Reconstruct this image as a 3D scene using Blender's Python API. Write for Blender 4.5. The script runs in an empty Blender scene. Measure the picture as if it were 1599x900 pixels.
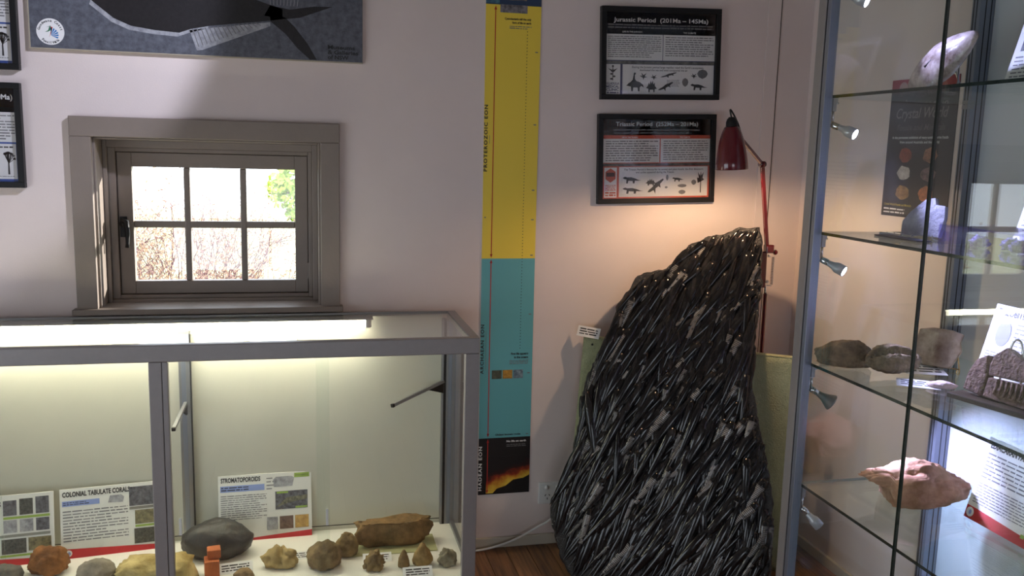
import bpy, bmesh, math, random
from mathutils import Vector, Matrix, noise
R = math.radians
S = bpy.context.scene
COL = S.collection
# ------------------------------------------------------------------ camera
cam = bpy.data.cameras.new('camera'); cam.sensor_width = 36; cam.lens = 1385.6/1599*36; cam.clip_start = .02
co = bpy.data.objects.new('camera', cam); COL.objects.link(co)
yaw, pit, rol = 0.233726864, 0.154544226, -0.0264497645
fw = Vector((math.sin(yaw)*math.cos(pit), math.cos(yaw)*math.cos(pit), -math.sin(pit)))
rt0 = Vector((math.cos(yaw), -math.sin(yaw), 0)); dn = fw.cross(rt0)
rt = math.cos(rol)*rt0 + math.sin(rol)*dn; up = -(-math.sin(rol)*rt0 + math.cos(rol)*dn)
co.matrix_world = Matrix((( rt.x, up.x, -fw.x, 0), (rt.y, up.y, -fw.y, 0), (rt.z, up.z, -fw.z, 1.55), (0, 0, 0, 1)))
S.camera = co
# ------------------------------------------------------------------ world, sun, daylight portals, exposure
W = bpy.data.worlds.new('sky'); S.world = W; W.use_nodes = True
bg = W.node_tree.nodes['Background']; bg.inputs[0].default_value = (.88, .95, 1.04, 1); bg.inputs[1].default_value = 4.2
S.view_settings.view_transform = 'Standard'; S.view_settings.look = 'None'; S.view_settings.gamma = 1
S.view_settings.exposure = 0.0; S.view_settings.use_curve_mapping = False
S.cycles.transparent_max_bounces = 40; S.cycles.max_bounces = 10; S.cycles.sample_clamp_indirect = 6
def light(name, kind, loc, energy, color=(1, 1, 1), aim=None, **k):
    l = bpy.data.lights.new(name, kind); l.energy = energy; l.color = color
    for a, b in k.items():
        if a != 'portal': setattr(l, a, b)
    o = bpy.data.objects.new(name, l); COL.objects.link(o); o.location = loc
    if aim is not None: o.rotation_euler = (Vector(aim)-Vector(loc)).to_track_quat('-Z', 'Y').to_euler()
    if k.get('portal'): l.cycles.is_portal = True
    return o
light('sun', 'SUN', (3, 6, 4), 15, (1, .95, .86), aim=(3-.85, 6-.40, 4-.20), angle=.01)
XL, XR, YB, YR, ZC = -1.95, 1.95, 3.225, -3.2, 2.75      # room
LW = (.2, 2.3, .15, 1.38)                                # left wall window  (y0,y1,z0,z1)
RW = [(-1.4, .7, .12, 1.32)]                            # rear wall windows (x0,x1,z0,z1)
l = light('window_daylight', 'AREA', (XL-.05, (LW[0]+LW[1])/2, (LW[2]+LW[3])/2), 1, aim=(0, (LW[0]+LW[1])/2, (LW[2]+LW[3])/2), shape='RECTANGLE', size=LW[1]-LW[0], size_y=LW[3]-LW[2], portal=True)
for x0, x1, z0, z1 in RW:
    light('window_daylight', 'AREA', ((x0+x1)/2, YR-.05, (z0+z1)/2), 1, aim=((x0+x1)/2, 0, (z0+z1)/2), shape='RECTANGLE', size=x1-x0, size_y=z1-z0, portal=True)
light('window_daylight', 'AREA', (-.3, 3.44, 1.26), 1, aim=(-.3, 0, 1.26), shape='RECTANGLE', size=.55, size_y=.42, portal=True)

# ------------------------------------------------------------------ materials
MATS = {}
def nt(name):
    m = bpy.data.materials.new(name); m.use_nodes = True; n = m.node_tree
    return m, n, n.nodes['Principled BSDF']
def mat(name, col, rough=.6, metal=0, noise_amt=0, scale=20, bump=0, bscale=None, coat=0, spec=.5, col2=None, detail=5, stretch=None):
    if name in MATS: return MATS[name]
    m, n, b = nt(name); b.inputs['Roughness'].default_value = rough; b.inputs['Metallic'].default_value = metal
    b.inputs['Coat Weight'].default_value = coat; b.inputs['Specular IOR Level'].default_value = spec
    c = tuple(col)+(1,)
    b.inputs['Base Color'].default_value = c
    tc = n.nodes.new('ShaderNodeTexCoord'); src = tc.outputs['Object']
    if stretch:
        mp = n.nodes.new('ShaderNodeMapping'); mp.inputs['Scale'].default_value = stretch
        n.links.new(src, mp.inputs[0]); src = mp.outputs[0]
    if noise_amt or col2:
        t = n.nodes.new('ShaderNodeTexNoise'); t.inputs['Scale'].default_value = scale; t.inputs['Detail'].default_value = detail
        t.inputs['Roughness'].default_value = .65
        n.links.new(src, t.inputs['Vector'])
        r = n.nodes.new('ShaderNodeValToRGB'); n.links.new(t.outputs['Fac'], r.inputs[0])
        a = tuple(max(0, x*(1-noise_amt)) for x in col); d = col2 or tuple(min(1, x*(1+noise_amt)) for x in col)
        r.color_ramp.elements[0].position = .32; r.color_ramp.elements[0].color = a+(1,)
        r.color_ramp.elements[1].position = .68; r.color_ramp.elements[1].color = tuple(d)+(1,)
        n.links.new(r.outputs[0], b.inputs['Base Color'])
    if bump:
        t2 = n.nodes.new('ShaderNodeTexNoise'); t2.inputs['Scale'].default_value = bscale or scale*2; t2.inputs['Detail'].default_value = 6
        n.links.new(src, t2.inputs['Vector'])
        bp = n.nodes.new('ShaderNodeBump'); bp.inputs['Strength'].default_value = bump; bp.inputs['Distance'].default_value = .01
        n.links.new(t2.outputs['Fac'], bp.inputs['Height']); n.links.new(bp.outputs[0], b.inputs['Normal'])
    MATS[name] = m; return m
def glass(name, tint=(.97, .99, .98), f0=.04):
    m, n, b = nt(name); n.nodes.remove(b); out = n.nodes['Material Output']
    tr = n.nodes.new('ShaderNodeBsdfTransparent'); tr.inputs[0].default_value = tint+(1,)
    gl = n.nodes.new('ShaderNodeBsdfGlossy'); gl.inputs['Roughness'].default_value = 0; gl.inputs[0].default_value = (1, 1, 1, 1)
    lw = n.nodes.new('ShaderNodeLayerWeight'); lw.inputs[0].default_value = .5
    p = n.nodes.new('ShaderNodeMath'); p.operation = 'POWER'; p.inputs[1].default_value = 5; n.links.new(lw.outputs['Facing'], p.inputs[0])
    q = n.nodes.new('ShaderNodeMath'); q.operation = 'MULTIPLY_ADD'; q.inputs[1].default_value = 1-f0; q.inputs[2].default_value = f0; n.links.new(p.outputs[0], q.inputs[0])
    mx = n.nodes.new('ShaderNodeMixShader'); n.links.new(q.outputs[0], mx.inputs[0]); n.links.new(tr.outputs[0], mx.inputs[1]); n.links.new(gl.outputs[0], mx.inputs[2])
    n.links.new(mx.outputs[0], out.inputs[0]); return m
def emit(name, col, s):
    m, n, b = nt(name); b.inputs['Base Color'].default_value = col+(1,); b.inputs['Emission Color'].default_value = col+(1,); b.inputs['Emission Strength'].default_value = s
    return m
def srgb(r, g, b):
    f = lambda c: ((c/255+.055)/1.055)**2.4 if c > 10 else c/255/12.92
    return (f(r), f(g), f(b))
def flat(c, rough=.5):
    c = tuple(round(x, 4) for x in c); k = 'print_%s' % (c,)
    return mat(k, c, rough)
def photo(name, c1, c2, scale=60, stretch=None): return mat('photo_'+name, c1, .45, col2=c2, scale=scale, detail=8, stretch=stretch)
GLASS = glass('clear_glass'); SHELFGLASS = glass('shelf_glass', (.90, .96, .94)); PICGLASS = glass('picture_glass', (.97, .97, .97))
PANE = glass('window_glass', (.98, .99, 1))
EDGE = mat('glass_edge_green', srgb(30, 44, 40), .15)
WALL = mat('wall_paint', srgb(224, 211, 207), .75, noise_amt=.03, scale=3, bump=.05, bscale=250)
CEIL = mat('ceiling_paint', (.42, .40, .38), .8)
TAUPE = mat('taupe_gloss_paint', srgb(132, 120, 111), .42, noise_amt=.05, scale=8, bump=.04, bscale=90)
ALU = mat('anodised_aluminium', srgb(150, 150, 153), .38, metal=.75, noise_amt=.04, scale=30)
ALUP = mat('grey_powder_aluminium', srgb(150, 146, 145), .45, metal=.35, noise_amt=.03, scale=40)
ALUB = mat('blue_grey_aluminium', srgb(140, 146, 160), .34, metal=.6)
BLACK = mat('black_plastic', (.010, .010, .011), .42, spec=.3)
GROOVE = mat('dark_groove', (.006, .007, .012), .6)
CHROME = mat('chrome', (.75, .75, .77), .12, metal=1)
WHITEP = mat('white_paper', (.82, .82, .82), .6)
WHITEB = mat('white_laminate', srgb(238, 236, 228), .4)
BACKP = mat('pale_back_panel', srgb(206, 204, 190), .32, noise_amt=.02, scale=4)
WHITEPL = mat('white_plastic', (.78, .78, .77), .35)

# ------------------------------------------------------------------ mesh helpers
class MB:
    def __init__(s): s.v = []; s.f = []
    def add(s, v, f):
        n = len(s.v); s.v += [tuple(p) for p in v]; s.f += [tuple(i+n for i in q) for q in f]; return s
    def box(s, a, b):
        x0, y0, z0 = (min(p, q) for p, q in zip(a, b)); x1, y1, z1 = (max(p, q) for p, q in zip(a, b))
        return s.add([(x0,y0,z0),(x1,y0,z0),(x1,y1,z0),(x0,y1,z0),(x0,y0,z1),(x1,y0,z1),(x1,y1,z1),(x0,y1,z1)],
                     [(0,3,2,1),(4,5,6,7),(0,1,5,4),(1,2,6,5),(2,3,7,6),(3,0,4,7)])
    def quad(s, u0, v0, u1, v1, y=0):
        return s.add([(u0,y,v0),(u1,y,v0),(u1,y,v1),(u0,y,v1)], [(0,1,2,3)])
    def poly(s, pts, y=0):      # pts (u,v) counter-clockwise
        a = sum(p[0]*q[1]-q[0]*p[1] for p, q in zip(pts, pts[1:]+pts[:1]))
        if a < 0: pts = pts[::-1]
        return s.add([(u, y, v) for u, v in pts], [tuple(range(len(pts)))])
    def tube(s, pts, r, n=8, cap=True):
        pts = [Vector(p) for p in pts]; rr = r if isinstance(r, (list, tuple)) else [r]*len(pts)
        base = len(s.v); prev = None
        for i, p in enumerate(pts):
            t = (pts[min(i+1, len(pts)-1)]-pts[max(i-1, 0)]).normalized()
            if prev is None: a = t.orthogonal().normalized()
            else: a = (prev-t*prev.dot(t)).normalized()
            prev = a; b = t.cross(a)
            for k in range(n):
                w = 2*math.pi*k/n; s.v.append(tuple(p+(a*math.cos(w)+b*math.sin(w))*rr[i]))
        for i in range(len(pts)-1):
            for k in range(n):
                q = base+i*n; s.f.append((q+k, q+(k+1) % n, q+n+(k+1) % n, q+n+k))
        if cap:
            s.f.append(tuple(base+k for k in range(n))[::-1]); s.f.append(tuple(base+(len(pts)-1)*n+k for k in range(n)))
        return s
    def lathe(s, prof, n=32, M=None):
        base = len(s.v); M = M or Matrix.Identity(4)
        for r, z in prof:
            for k in range(n):
                w = 2*math.pi*k/n; s.v.append(tuple(M @ Vector((r*math.cos(w), r*math.sin(w), z))))
        for i in range(len(prof)-1):
            for k in range(n):
                q = base+i*n; s.f.append((q+k, q+(k+1) % n, q+n+(k+1) % n, q+n+k))
        return s
    def obj(s, name, m, parent=None, smooth=False, bevel=0):
        me = bpy.data.meshes.new(name); me.from_pydata(s.v, [], s.f); me.update()
        if smooth: me.shade_smooth()
        return link(name, me, m, parent, bevel)
def link(name, me, m, parent=None, bevel=0):
    o = bpy.data.objects.new(name, me); COL.objects.link(o)
    if m is not None and not me.materials:
        for q in (m if isinstance(m, (list, tuple)) else [m]): me.materials.append(q)
    if parent: o.parent = parent
    if bevel:
        b = o.modifiers.new('bevel', 'BEVEL'); b.width = bevel; b.segments = 2; b.limit_method = 'ANGLE'
    return o
def tag(o, label=None, cat=None, group=None, kind=None):
    for k, v in (('label', label), ('category', cat), ('group', group), ('kind', kind)):
        if v: o[k] = v
    return o
def thing(name, label, cat, loc=(0, 0, 0), rot=(0, 0, 0), group=None, kind=None):
    o = bpy.data.objects.new(name, None); COL.objects.link(o); o.empty_display_size = .05
    o.location = loc; o.rotation_euler = rot; return tag(o, label, cat, group, kind)
def box(name, a, b, m, parent=None, bevel=0): return MB().box(a, b).obj(name, m, parent, bevel=bevel)

# ------------------------------------------------------------------ printed matter
_TX = {}
def textmesh(st, bold=0, shear=0, spacing=1):
    k = (st, bold, shear, spacing)
    if k not in _TX:
        cu = bpy.data.curves.new('t', 'FONT'); cu.body = st; cu.size = 1; cu.offset = bold; cu.shear = shear; cu.space_character = spacing
        cu.resolution_u = 3; cu.fill_mode = 'FRONT'
        o = bpy.data.objects.new('t', cu); me = bpy.data.meshes.new_from_object(o)
        v = [(p.co.x, p.co.y) for p in me.vertices]; f = [tuple(q.vertices) for q in me.polygons]
        bpy.data.objects.remove(o); bpy.data.curves.remove(cu); bpy.data.meshes.remove(me)
        _TX[k] = (v, f)
    return _TX[k]
class Print:
    """flat print on a panel whose front faces -y; u runs right, v runs up"""
    def __init__(s, parent, y0=0.0): s.p = parent; s.y = y0-.0004; s.m = {}; s.rnd = random.Random(5)
    def mb(s, m, name):
        if (m.name, name) not in s.m: s.m[(m.name, name)] = (MB(), m)
        return s.m[(m.name, name)][0]
    def up(s): s.y -= .00025; return s
    def rect(s, u0, v0, u1, v1, m, name='printed_panel'):
        if name == 'printed_strokes': s.mb(m, name).quad(u0, v0, u1, v1, s.y)
        else: MB().quad(u0, v0, u1, v1, s.y).obj(name, m, s.p)
        return s
    def poly(s, pts, m, name='printed_drawing'):
        if name == 'printed_strokes': s.mb(m, name).poly(list(pts), s.y)
        else: MB().poly(list(pts), s.y).obj(name, m, s.p)
        return s
    def text(s, st, u, v, h, m, width=None, align='L', bold=.01, rot=0, shear=0, spacing=1):
        vs, fs = textmesh(st, bold, shear, spacing)
        if not vs: return s
        x0 = min(p[0] for p in vs); x1 = max(p[0] for p in vs)
        kx = ky = h/.72
        if width: kx = width/(x1-x0)
        w = (x1-x0)*kx; off = {'L': 0, 'C': -w/2, 'R': -w}[align]
        c, n = math.cos(rot), math.sin(rot); out = []
        for x, y in vs:
            a = (x-x0)*kx+off; b = y*ky; out.append((u+a*c-b*n, s.y, v+a*n+b*c))
        s.mb(m, 'printed_text').add(out, fs); return s
    def lines(s, u0, v0, u1, v1, n, m, fill=.42, ragged=.25):
        """body copy too small to read: rows of word-length dashes, v0 bottom, v1 top"""
        q = s.mb(m, 'printed_text'); st = (v1-v0)/n; r = s.rnd
        for i in range(n):
            b = v1-(i+.75)*st; u = u0; end = u1-(r.random()*ragged*(u1-u0) if r.random() < .4 else 0)
            while u < end-.001:
                w = min(st*r.uniform(.7, 3.2), end-u); q.quad(u, b, u+w, b+st*fill*r.uniform(.8, 1.1), s.y); u += w+st*.35
        return s
    def done(s):
        for (k, name), (mb, m) in s.m.items():
            o = mb.obj(name, m, s.p)
            if name in ('printed_text', 'printed_strokes'): o['kind'] = 'stuff'
INK = flat((.02, .02, .022)); PAPER = flat((.80, .80, .80)); GREY = flat((.18, .18, .19)); WHT = flat((.85, .85, .85))
NAVY = flat(srgb(38, 44, 92)); RED = flat(srgb(190, 40, 48)); ORNG = flat(srgb(196, 84, 58)); BLUEBAR = flat(srgb(140, 158, 212)); BLUE = flat(srgb(40, 120, 190)); GREEN = flat(srgb(150, 176, 80))

def blob(cx, cy, rx, ry, n=14, rnd=None, j=0):
    return [(cx+rx*math.cos(2*math.pi*k/n)*(1+(rnd.uniform(-j, j) if rnd else 0)), cy+ry*math.sin(2*math.pi*k/n)*(1+(rnd.uniform(-j, j) if rnd else 0))) for k in range(n)]
SIL = {  # generic animal and plant outlines in a unit box
 'sauropod': [(0,.3),(.12,.42),(.25,.5),(.36,.62),(.4,.82),(.42,.98),(.5,1),(.54,.93),(.48,.88),(.48,.68),(.56,.55),(.75,.5),(.95,.35),(1,.2),(.85,.3),(.76,.2),(.76,0),(.66,0),(.64,.2),(.4,.2),(.38,0),(.28,0),(.26,.25)],
 'lizard': [(0,.75),(.12,.9),(.22,.8),(.45,.82),(.65,.7),(.85,.5),(1,.45),(.82,.4),(.66,.42),(.64,.1),(.54,.1),(.54,.38),(.3,.42),(.28,.1),(.18,.1),(.2,.55),(.06,.62)],
 'marine': [(0,.2),(.1,.35),(.3,.5),(.5,.75),(.7,.85),(.95,1),(1,.92),(.78,.68),(.82,.45),(.68,.55),(.5,.42),(.5,.1),(.38,.32),(.15,.2)],
 'bird': [(0,.55),(.2,.6),(.35,.5),(.2,1),(.5,.65),(.9,.95),(.65,.5),(1,.4),(.6,.32),(.5,0),(.4,.32)],
 'shell': [(.5,0),(.15,.2),(0,.55),(.15,.85),(.5,1),(.85,.85),(1,.55),(.85,.2)],
 'palm': [(.44,0),(.46,.5),(.1,.45),(0,.7),(.25,.68),(.1,.95),(.42,.78),(.5,1),(.6,.8),(.9,.95),(.75,.68),(1,.6),(.56,.52),(.58,0)],
 'stego': [(0,.35),(.15,.5),(.25,.8),(.33,.62),(.42,.98),(.5,.7),(.6,.98),(.66,.65),(.78,.8),(.82,.5),(1,.3),(.8,.25),(.78,0),(.68,0),(.66,.2),(.35,.2),(.33,0),(.23,0),(.2,.28)],
}
def sil(P, k, u0, v0, w, h, m=INK, flip=False): P.poly([(u0+(1-x if flip else x)*w, v0+y*h) for x, y in SIL[k]], m)

def picture_frame(label, loc, rotv, w, h, fill):
    t = thing('framed_poster', label, 'picture frame', loc, (0, rotv, 0)); t['group'] = 'black framed information posters'
    b = .019; d = .026
    for a, c in (((0, 0), (w, b)), ((0, h-b), (w, h)), ((0, b), (b, h-b)), ((w-b, b), (w, h-b))):
        MB().box((a[0], -d, a[1]), (c[0], 0, c[1])).obj('frame_rail', BLACK, t, bevel=.0015)
    box('backing', (b, -.012, b), (w-b, -.002, h-b), WHITEP, t)
    P = Print(t, -.012); fill(P, b, w-b, b, h-b); P.done()
    box('glazing', (b, -.019, b), (w-b, -.0175, h-b), PICGLASS, t)
    return t

# ================================================================== THE SETTING
def wallbox(name, boxes, m):
    mb = MB()
    for a, b in boxes: mb.box(a, b)
    return tag(mb.obj(name, m), kind='structure')
OX0, OX1, OZ0, OZ1 = -.678, .062, .976, 1.557      # window opening in the back wall
YO = YB+.27
wallbox('wall_back', [((XL-.2, YB, 0), (OX0, YO, ZC)), ((OX1, YB, 0), (XR+.2, YO, ZC)), ((OX0, YB, 0), (OX1, YO, OZ0)), ((OX0, YB, OZ1), (OX1, YO, ZC))], WALL)
wallbox('wall_right', [((XR, YR-.2, 0), (XR+.2, YB, ZC))], WALL)
wallbox('wall_left', [((XL-.2, YR-.2, 0), (XL, LW[0], ZC)), ((XL-.2, LW[1], 0), (XL, YB, ZC)), ((XL-.2, LW[0], 0), (XL, LW[1], LW[2])), ((XL-.2, LW[0], LW[3]), (XL, LW[1], ZC))], WALL)
xs = RW[0]
wallbox('wall_rear', [((XL, YR-.2, 0), (xs[0], YR, ZC)), ((xs[1], YR-.2, 0), (XR, YR, ZC)), ((xs[0], YR-.2, 0), (xs[1], YR, xs[2])), ((xs[0], YR-.2, xs[3]), (xs[1], YR, ZC))], WALL)
wallbox('ceiling', [((XL-.2, YR-.2, ZC), (XR+.2, YO, ZC+.12))], CEIL)
# floor boards running towards the back wall
fl = tag(MB().box((XL, YR, -.06), (XR, YB, -.014)).obj('floor', mat('subfloor', (.05, .03, .02), .8)), kind='structure')
def woodmat():
    m, n, b = nt('oiled_floorboard'); b.inputs['Roughness'].default_value = .38
    tc = n.nodes.new('ShaderNodeTexCoord'); mp = n.nodes.new('ShaderNodeMapping'); mp.inputs['Scale'].default_value = (26, 1.6, 1)
    oi = n.nodes.new('ShaderNodeObjectInfo'); ad = n.nodes.new('ShaderNodeVectorMath'); ad.operation = 'ADD'
    t = n.nodes.new('ShaderNodeTexNoise'); t.inputs['Scale'].default_value = 3; t.inputs['Detail'].default_value = 7
    r = n.nodes.new('ShaderNodeValToRGB'); e = r.color_ramp.elements
    e[0].position = .3; e[0].color = srgb(86, 58, 38)+(1,); e[1].position = .75; e[1].color = srgb(158, 112, 74)+(1,)
    sc = n.nodes.new('ShaderNodeVectorMath'); sc.operation = 'SCALE'; sc.inputs[0].default_value = (31, 17, 9); n.links.new(oi.outputs['Random'], sc.inputs['Scale'])
    n.links.new(tc.outputs['Object'], mp.inputs[0]); n.links.new(mp.outputs[0], ad.inputs[0]); n.links.new(sc.outputs[0], ad.inputs[1])
    n.links.new(ad.outputs[0], t.inputs['Vector']); n.links.new(t.outputs[0], r.inputs[0])
    hs = n.nodes.new('ShaderNodeHueSaturation'); mr = n.nodes.new('ShaderNodeMapRange'); mr.inputs[3].default_value = .75; mr.inputs[4].default_value = 1.2
    n.links.new(oi.outputs['Random'], mr.inputs[0]); n.links.new(mr.outputs[0], hs.inputs['Value']); n.links.new(r.outputs[0], hs.inputs['Color'])
    n.links.new(hs.outputs[0], b.inputs['Base Color']); return m
pw = .0848; pm = None; WOOD = woodmat()
for i in range(46):
    x = XL+i*pw
    if pm is None:
        o = MB().box((0, YR, -.014), (pw-.0022, YB, 0)).obj('floorboard', WOOD, fl); pm = o.data
    else: o = link('floorboard', pm, WOOD, fl)
    o.location.x = x
tag(box('baseboard_back', (XL, YB-.014, 0), (XR, YB, .042), mat('baseboard_paint', srgb(196, 190, 176), .5), bevel=.003), kind='structure')
tag(box('baseboard_right', (XR-.014, YR, 0), (XR, YB-.014, .042), MATS['baseboard_paint'], bevel=.003), kind='structure')
t = tag(box('trim_1', (1.752, YB-.005, .042), (1.806, YB, ZC), WALL, bevel=.001), kind='structure')
box('shadow_gap', (1.806, YB-.002, .042), (1.811, YB, ZC), mat('gap_brown', srgb(84, 72, 64), .8), t)

# ---- the casement window in the back wall
w1 = tag(thing('window_1', None, None), kind='structure')
cs = .066
for nm, a, b in (('casing', (OX0-cs, YB-.024, OZ1), (OX1+cs, YB, OZ1+cs)), ('casing', (OX0-cs, YB-.024, OZ0), (OX0, YB, OZ1)), ('casing', (OX1, YB-.024, OZ0), (OX1+cs, YB, OZ1)),
                 ('sill', (OX0-cs-.012, YB-.045, OZ0-.016), (OX1+cs+.01, YB, OZ0+.004)), ('sill', (OX0+.001, YB, OZ0-.004), (OX1-.001, YO+.03, OZ0+.004)),
                 ('reveal_lining', (OX0, YB-.001, OZ0), (OX0+.008, YB+.2, OZ1)), ('reveal_lining', (OX1-.008, YB-.001, OZ0), (OX1, YB+.2, OZ1)), ('reveal_lining', (OX0+.008, YB-.001, OZ1-.008), (OX1-.008, YB+.2, OZ1))):
    box(nm, a, b, TAUPE, w1, bevel=.0025)
FX0, FX1, FZ0, FZ1 = OX0+.008, OX1-.008, OZ0, OZ1-.008
def ringrails(nm, x0, x1, z0, z1, wl, wr, wb, wt, y0, y1, par, m=TAUPE, bev=.002):
    box(nm, (x0, y0, z0), (x0+wl, y1, z1), m, par, bev); box(nm, (x1-wr, y0, z0), (x1, y1, z1), m, par, bev)
    box(nm, (x0+wl, y0, z0), (x1-wr, y1, z0+wb), m, par, bev); box(nm, (x0+wl, y0, z1-wt), (x1-wr, y1, z1), m, par, bev)
ringrails('frame_stop', FX0, FX1, FZ0, FZ1, .014, .02, .014, .026, YB+.10, YB+.2, w1)
ringrails('frame_stop', FX0+.014, FX1-.02, FZ0+.014, FZ1-.026, .024, .014, .014, .014, YB+.118, YB+.2, w1)
ringrails('frame_stop', FX0, FX1, FZ0, FZ1, .055, .055, .048, .06, YB+.1655, YB+.2, w1)  # extra ring added behind the sash to block light leaking round it
SX0, SX1, SZ0, SZ1 = FX0+.04, FX1-.036, FZ0+.03, FZ1-.042
sash = bpy.data.objects.new('sash', None); COL.objects.link(sash); sash.parent = w1
ys0, ys1 = YB+.13, YB+.165
ringrails('sash_rail', SX0, SX1, SZ0, SZ1, .048, .045, .046, .050, ys0, ys1, sash)
px0, px1, pz0, pz1 = SX0+.048, SX1-.045, SZ0+.046, SZ1-.05
pwid = (px1-px0-.044)/3; phei = (pz1-pz0-.024)/2
for k in (1, 2): box('glazing_bar', (px0+k*pwid+(k-1)*.022, ys0+.004, pz0), (px0+k*pwid+(k-1)*.022+.022, ys1-.004, pz1), TAUPE, sash, .004)
box('glazing_bar', (px0, ys0+.005, pz0+phei), (px1, ys1-.005, pz0+phei+.024), TAUPE, sash, .004)
for i in range(3):
    for j in range(2):
        x = px0+i*(pwid+.022); z = pz0+j*(phei+.024); box('pane', (x, ys0+.016, z), (x+pwid, ys0+.019, z+phei), PANE, sash)
lt = bpy.data.objects.new('latch', None); COL.objects.link(lt); lt.parent = w1
lx, lz = SX0+.016, pz0+phei+.012
box('latch_plate', (lx-.012, ys0-.006, lz-.045), (lx+.012, ys0, lz+.028), BLACK, lt, .002)
MB().tube([(lx, ys0-.004, lz+.004), (lx, ys0-.024, lz+.004)], .011, 12).obj('latch_boss', BLACK, lt, True)
MB().tube([(lx-.004, ys0-.022, lz+.016), (lx+.012, ys0-.026, lz+.012), (lx+.016, ys0-.026, lz-.03), (lx+.014, ys0-.024, lz-.066), (lx+.013, ys0-.024, lz-.08)], [.008, .010, .008, .006, .008], 10).obj('latch_handle', BLACK, lt, True)
box('hinge', (SX1-.004, ys0-.006, SZ0+.05), (SX1+.008, ys0, SZ0+.11), TAUPE, w1, .001)
# ---- plain windows of the walls behind the camera (they bring in the daylight)
def sidewin(nm, ax, a0, a1, z0, z1, c, nb):
    o = tag(thing(nm, None, None), kind='structure')
    def bx(n, p0, p1, q0, q1, m, th=.03):
        A = (p0, c-th/2, q0) if ax == 'x' else (c-th/2, p0, q0); B = (p1, c+th/2, q1) if ax == 'x' else (c+th/2, p1, q1)
        return box(n, A, B, m, o)
    for p in ((a0, a0+.05, z0, z1), (a1-.05, a1, z0, z1), (a0+.05, a1-.05, z0, z0+.05), (a0+.05, a1-.05, z1-.05, z1)): bx('frame_rail', *p, TAUPE, .05)
    st = (a1-a0-.1)/nb
    for k in range(1, nb): bx('glazing_bar', a0+.05+k*st-.015, a0+.05+k*st+.015, z0+.05, z1-.05, TAUPE)
    bx('glazing_bar', a0+.05, a1-.05, (z0+z1)/2-.015, (z0+z1)/2+.015, TAUPE, .026)
    for k in range(nb): bx('pane', a0+.065+k*st, a0+.035+(k+1)*st, z0+.05, z1-.05, PANE, .003)
sidewin('window_2', 'y', LW[0], LW[1], LW[2], LW[3], XL-.12, 3)
sidewin('window_3', 'x', *xs, YR-.12, 2)

# ---- the garden outside
GRASS = mat('dry_grass', srgb(205, 200, 160), .9, col2=srgb(170, 176, 120), scale=6)
tag(MB().box((-14, YO+.02, -.5), (14, 26, -.3)).obj('garden_ground', GRASS), kind='structure')
def shrub(label, loc, h, seed, stemm, leafm, leaves, spread=.42, leafsize=.03, group='shrubs in the garden'):
    t = thing('garden_shrub', label, 'shrub', loc, group=group); rnd = random.Random(seed); st = MB(); lf = MB()
    def grow(p, d, L, r, lev):
        q = p+d*L; mid = p+d*L*.5+Vector((rnd.uniform(-1, 1), rnd.uniform(-1, 1), 0))*L*.06
        st.tube([p, mid, q], [r, r*.8, r*.6], 3, False)
        if lev >= 2:
            for _ in range(leaves):
                c = p.lerp(q, rnd.random())+Vector((rnd.gauss(0, 1), rnd.gauss(0, 1), rnd.gauss(0, 1)))*leafsize*1.2
                a = Vector((rnd.gauss(0, 1), rnd.gauss(0, 1), rnd.gauss(0, 1))).normalized()*leafsize; b = a.orthogonal().normalized()*leafsize*.45
                lf.add([c-a, c+b, c+a, c-b], [(0, 1, 2, 3)])
        if lev < 4:
            for _ in range(3 if lev < 3 else 2):
                n = (d+Vector((rnd.gauss(0, spread), rnd.gauss(0, spread), rnd.gauss(.1, .3)))).normalized(); grow(p.lerp(q, rnd.uniform(.55, 1)), n, L*rnd.uniform(.6, .85), r*.55, lev+1)
    for _ in range(7):
        grow(Vector((rnd.uniform(-.25, .25), rnd.uniform(-.2, .2), 0)), Vector((rnd.gauss(0, .3), rnd.gauss(0, .25), 1)).normalized(), h*.3, .012, 0)
    st.obj('stems', stemm, t); tag(lf.obj('foliage', leafm, t), kind='stuff'); return t
STEM = mat('reddish_twig', srgb(100, 70, 76), .8); LEAFR = mat('pinkish_leaf', srgb(138, 98, 104), .8, col2=srgb(186, 164, 130), scale=2)
LEAFG = mat('green_leaf', srgb(120, 165, 60), .7, col2=srgb(190, 205, 90), scale=1.5); BARK = mat('tree_bark', srgb(130, 112, 96), .9)
sp = [(-1.25, 5.3, 2.2, 'leftmost of the front row'), (-.5, 5.5, 2.05, 'middle of the front row'), (.35, 5.25, 1.75, 'rightmost of the front row'), (-1.95, 7.4, 2.1, 'left of the rear row'), (-.75, 7.6, 2.1, 'middle of the rear row'), (.4, 7.3, 1.9, 'right of the rear row')]
for i, (x, y, h, wd) in enumerate(sp): shrub('reddish twiggy shrub seen through the window, %s' % wd, (x, y, -.3), h, 40+i, STEM, LEAFR, 3, leafsize=.014)
tr = thing('garden_tree', 'leafy green tree seen through the upper right window pane', 'tree', (.56, 9.2, -1.62))
MB().tube([(0, 0, 0), (.05, 0, 1.2), (-.1, .05, 2.4), (-.3, 0, 3.4)], [.12, .1, .07, .03], 8).obj('trunk', BARK, tr, True)
rnd = random.Random(3); lf = MB(); br = MB()
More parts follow.
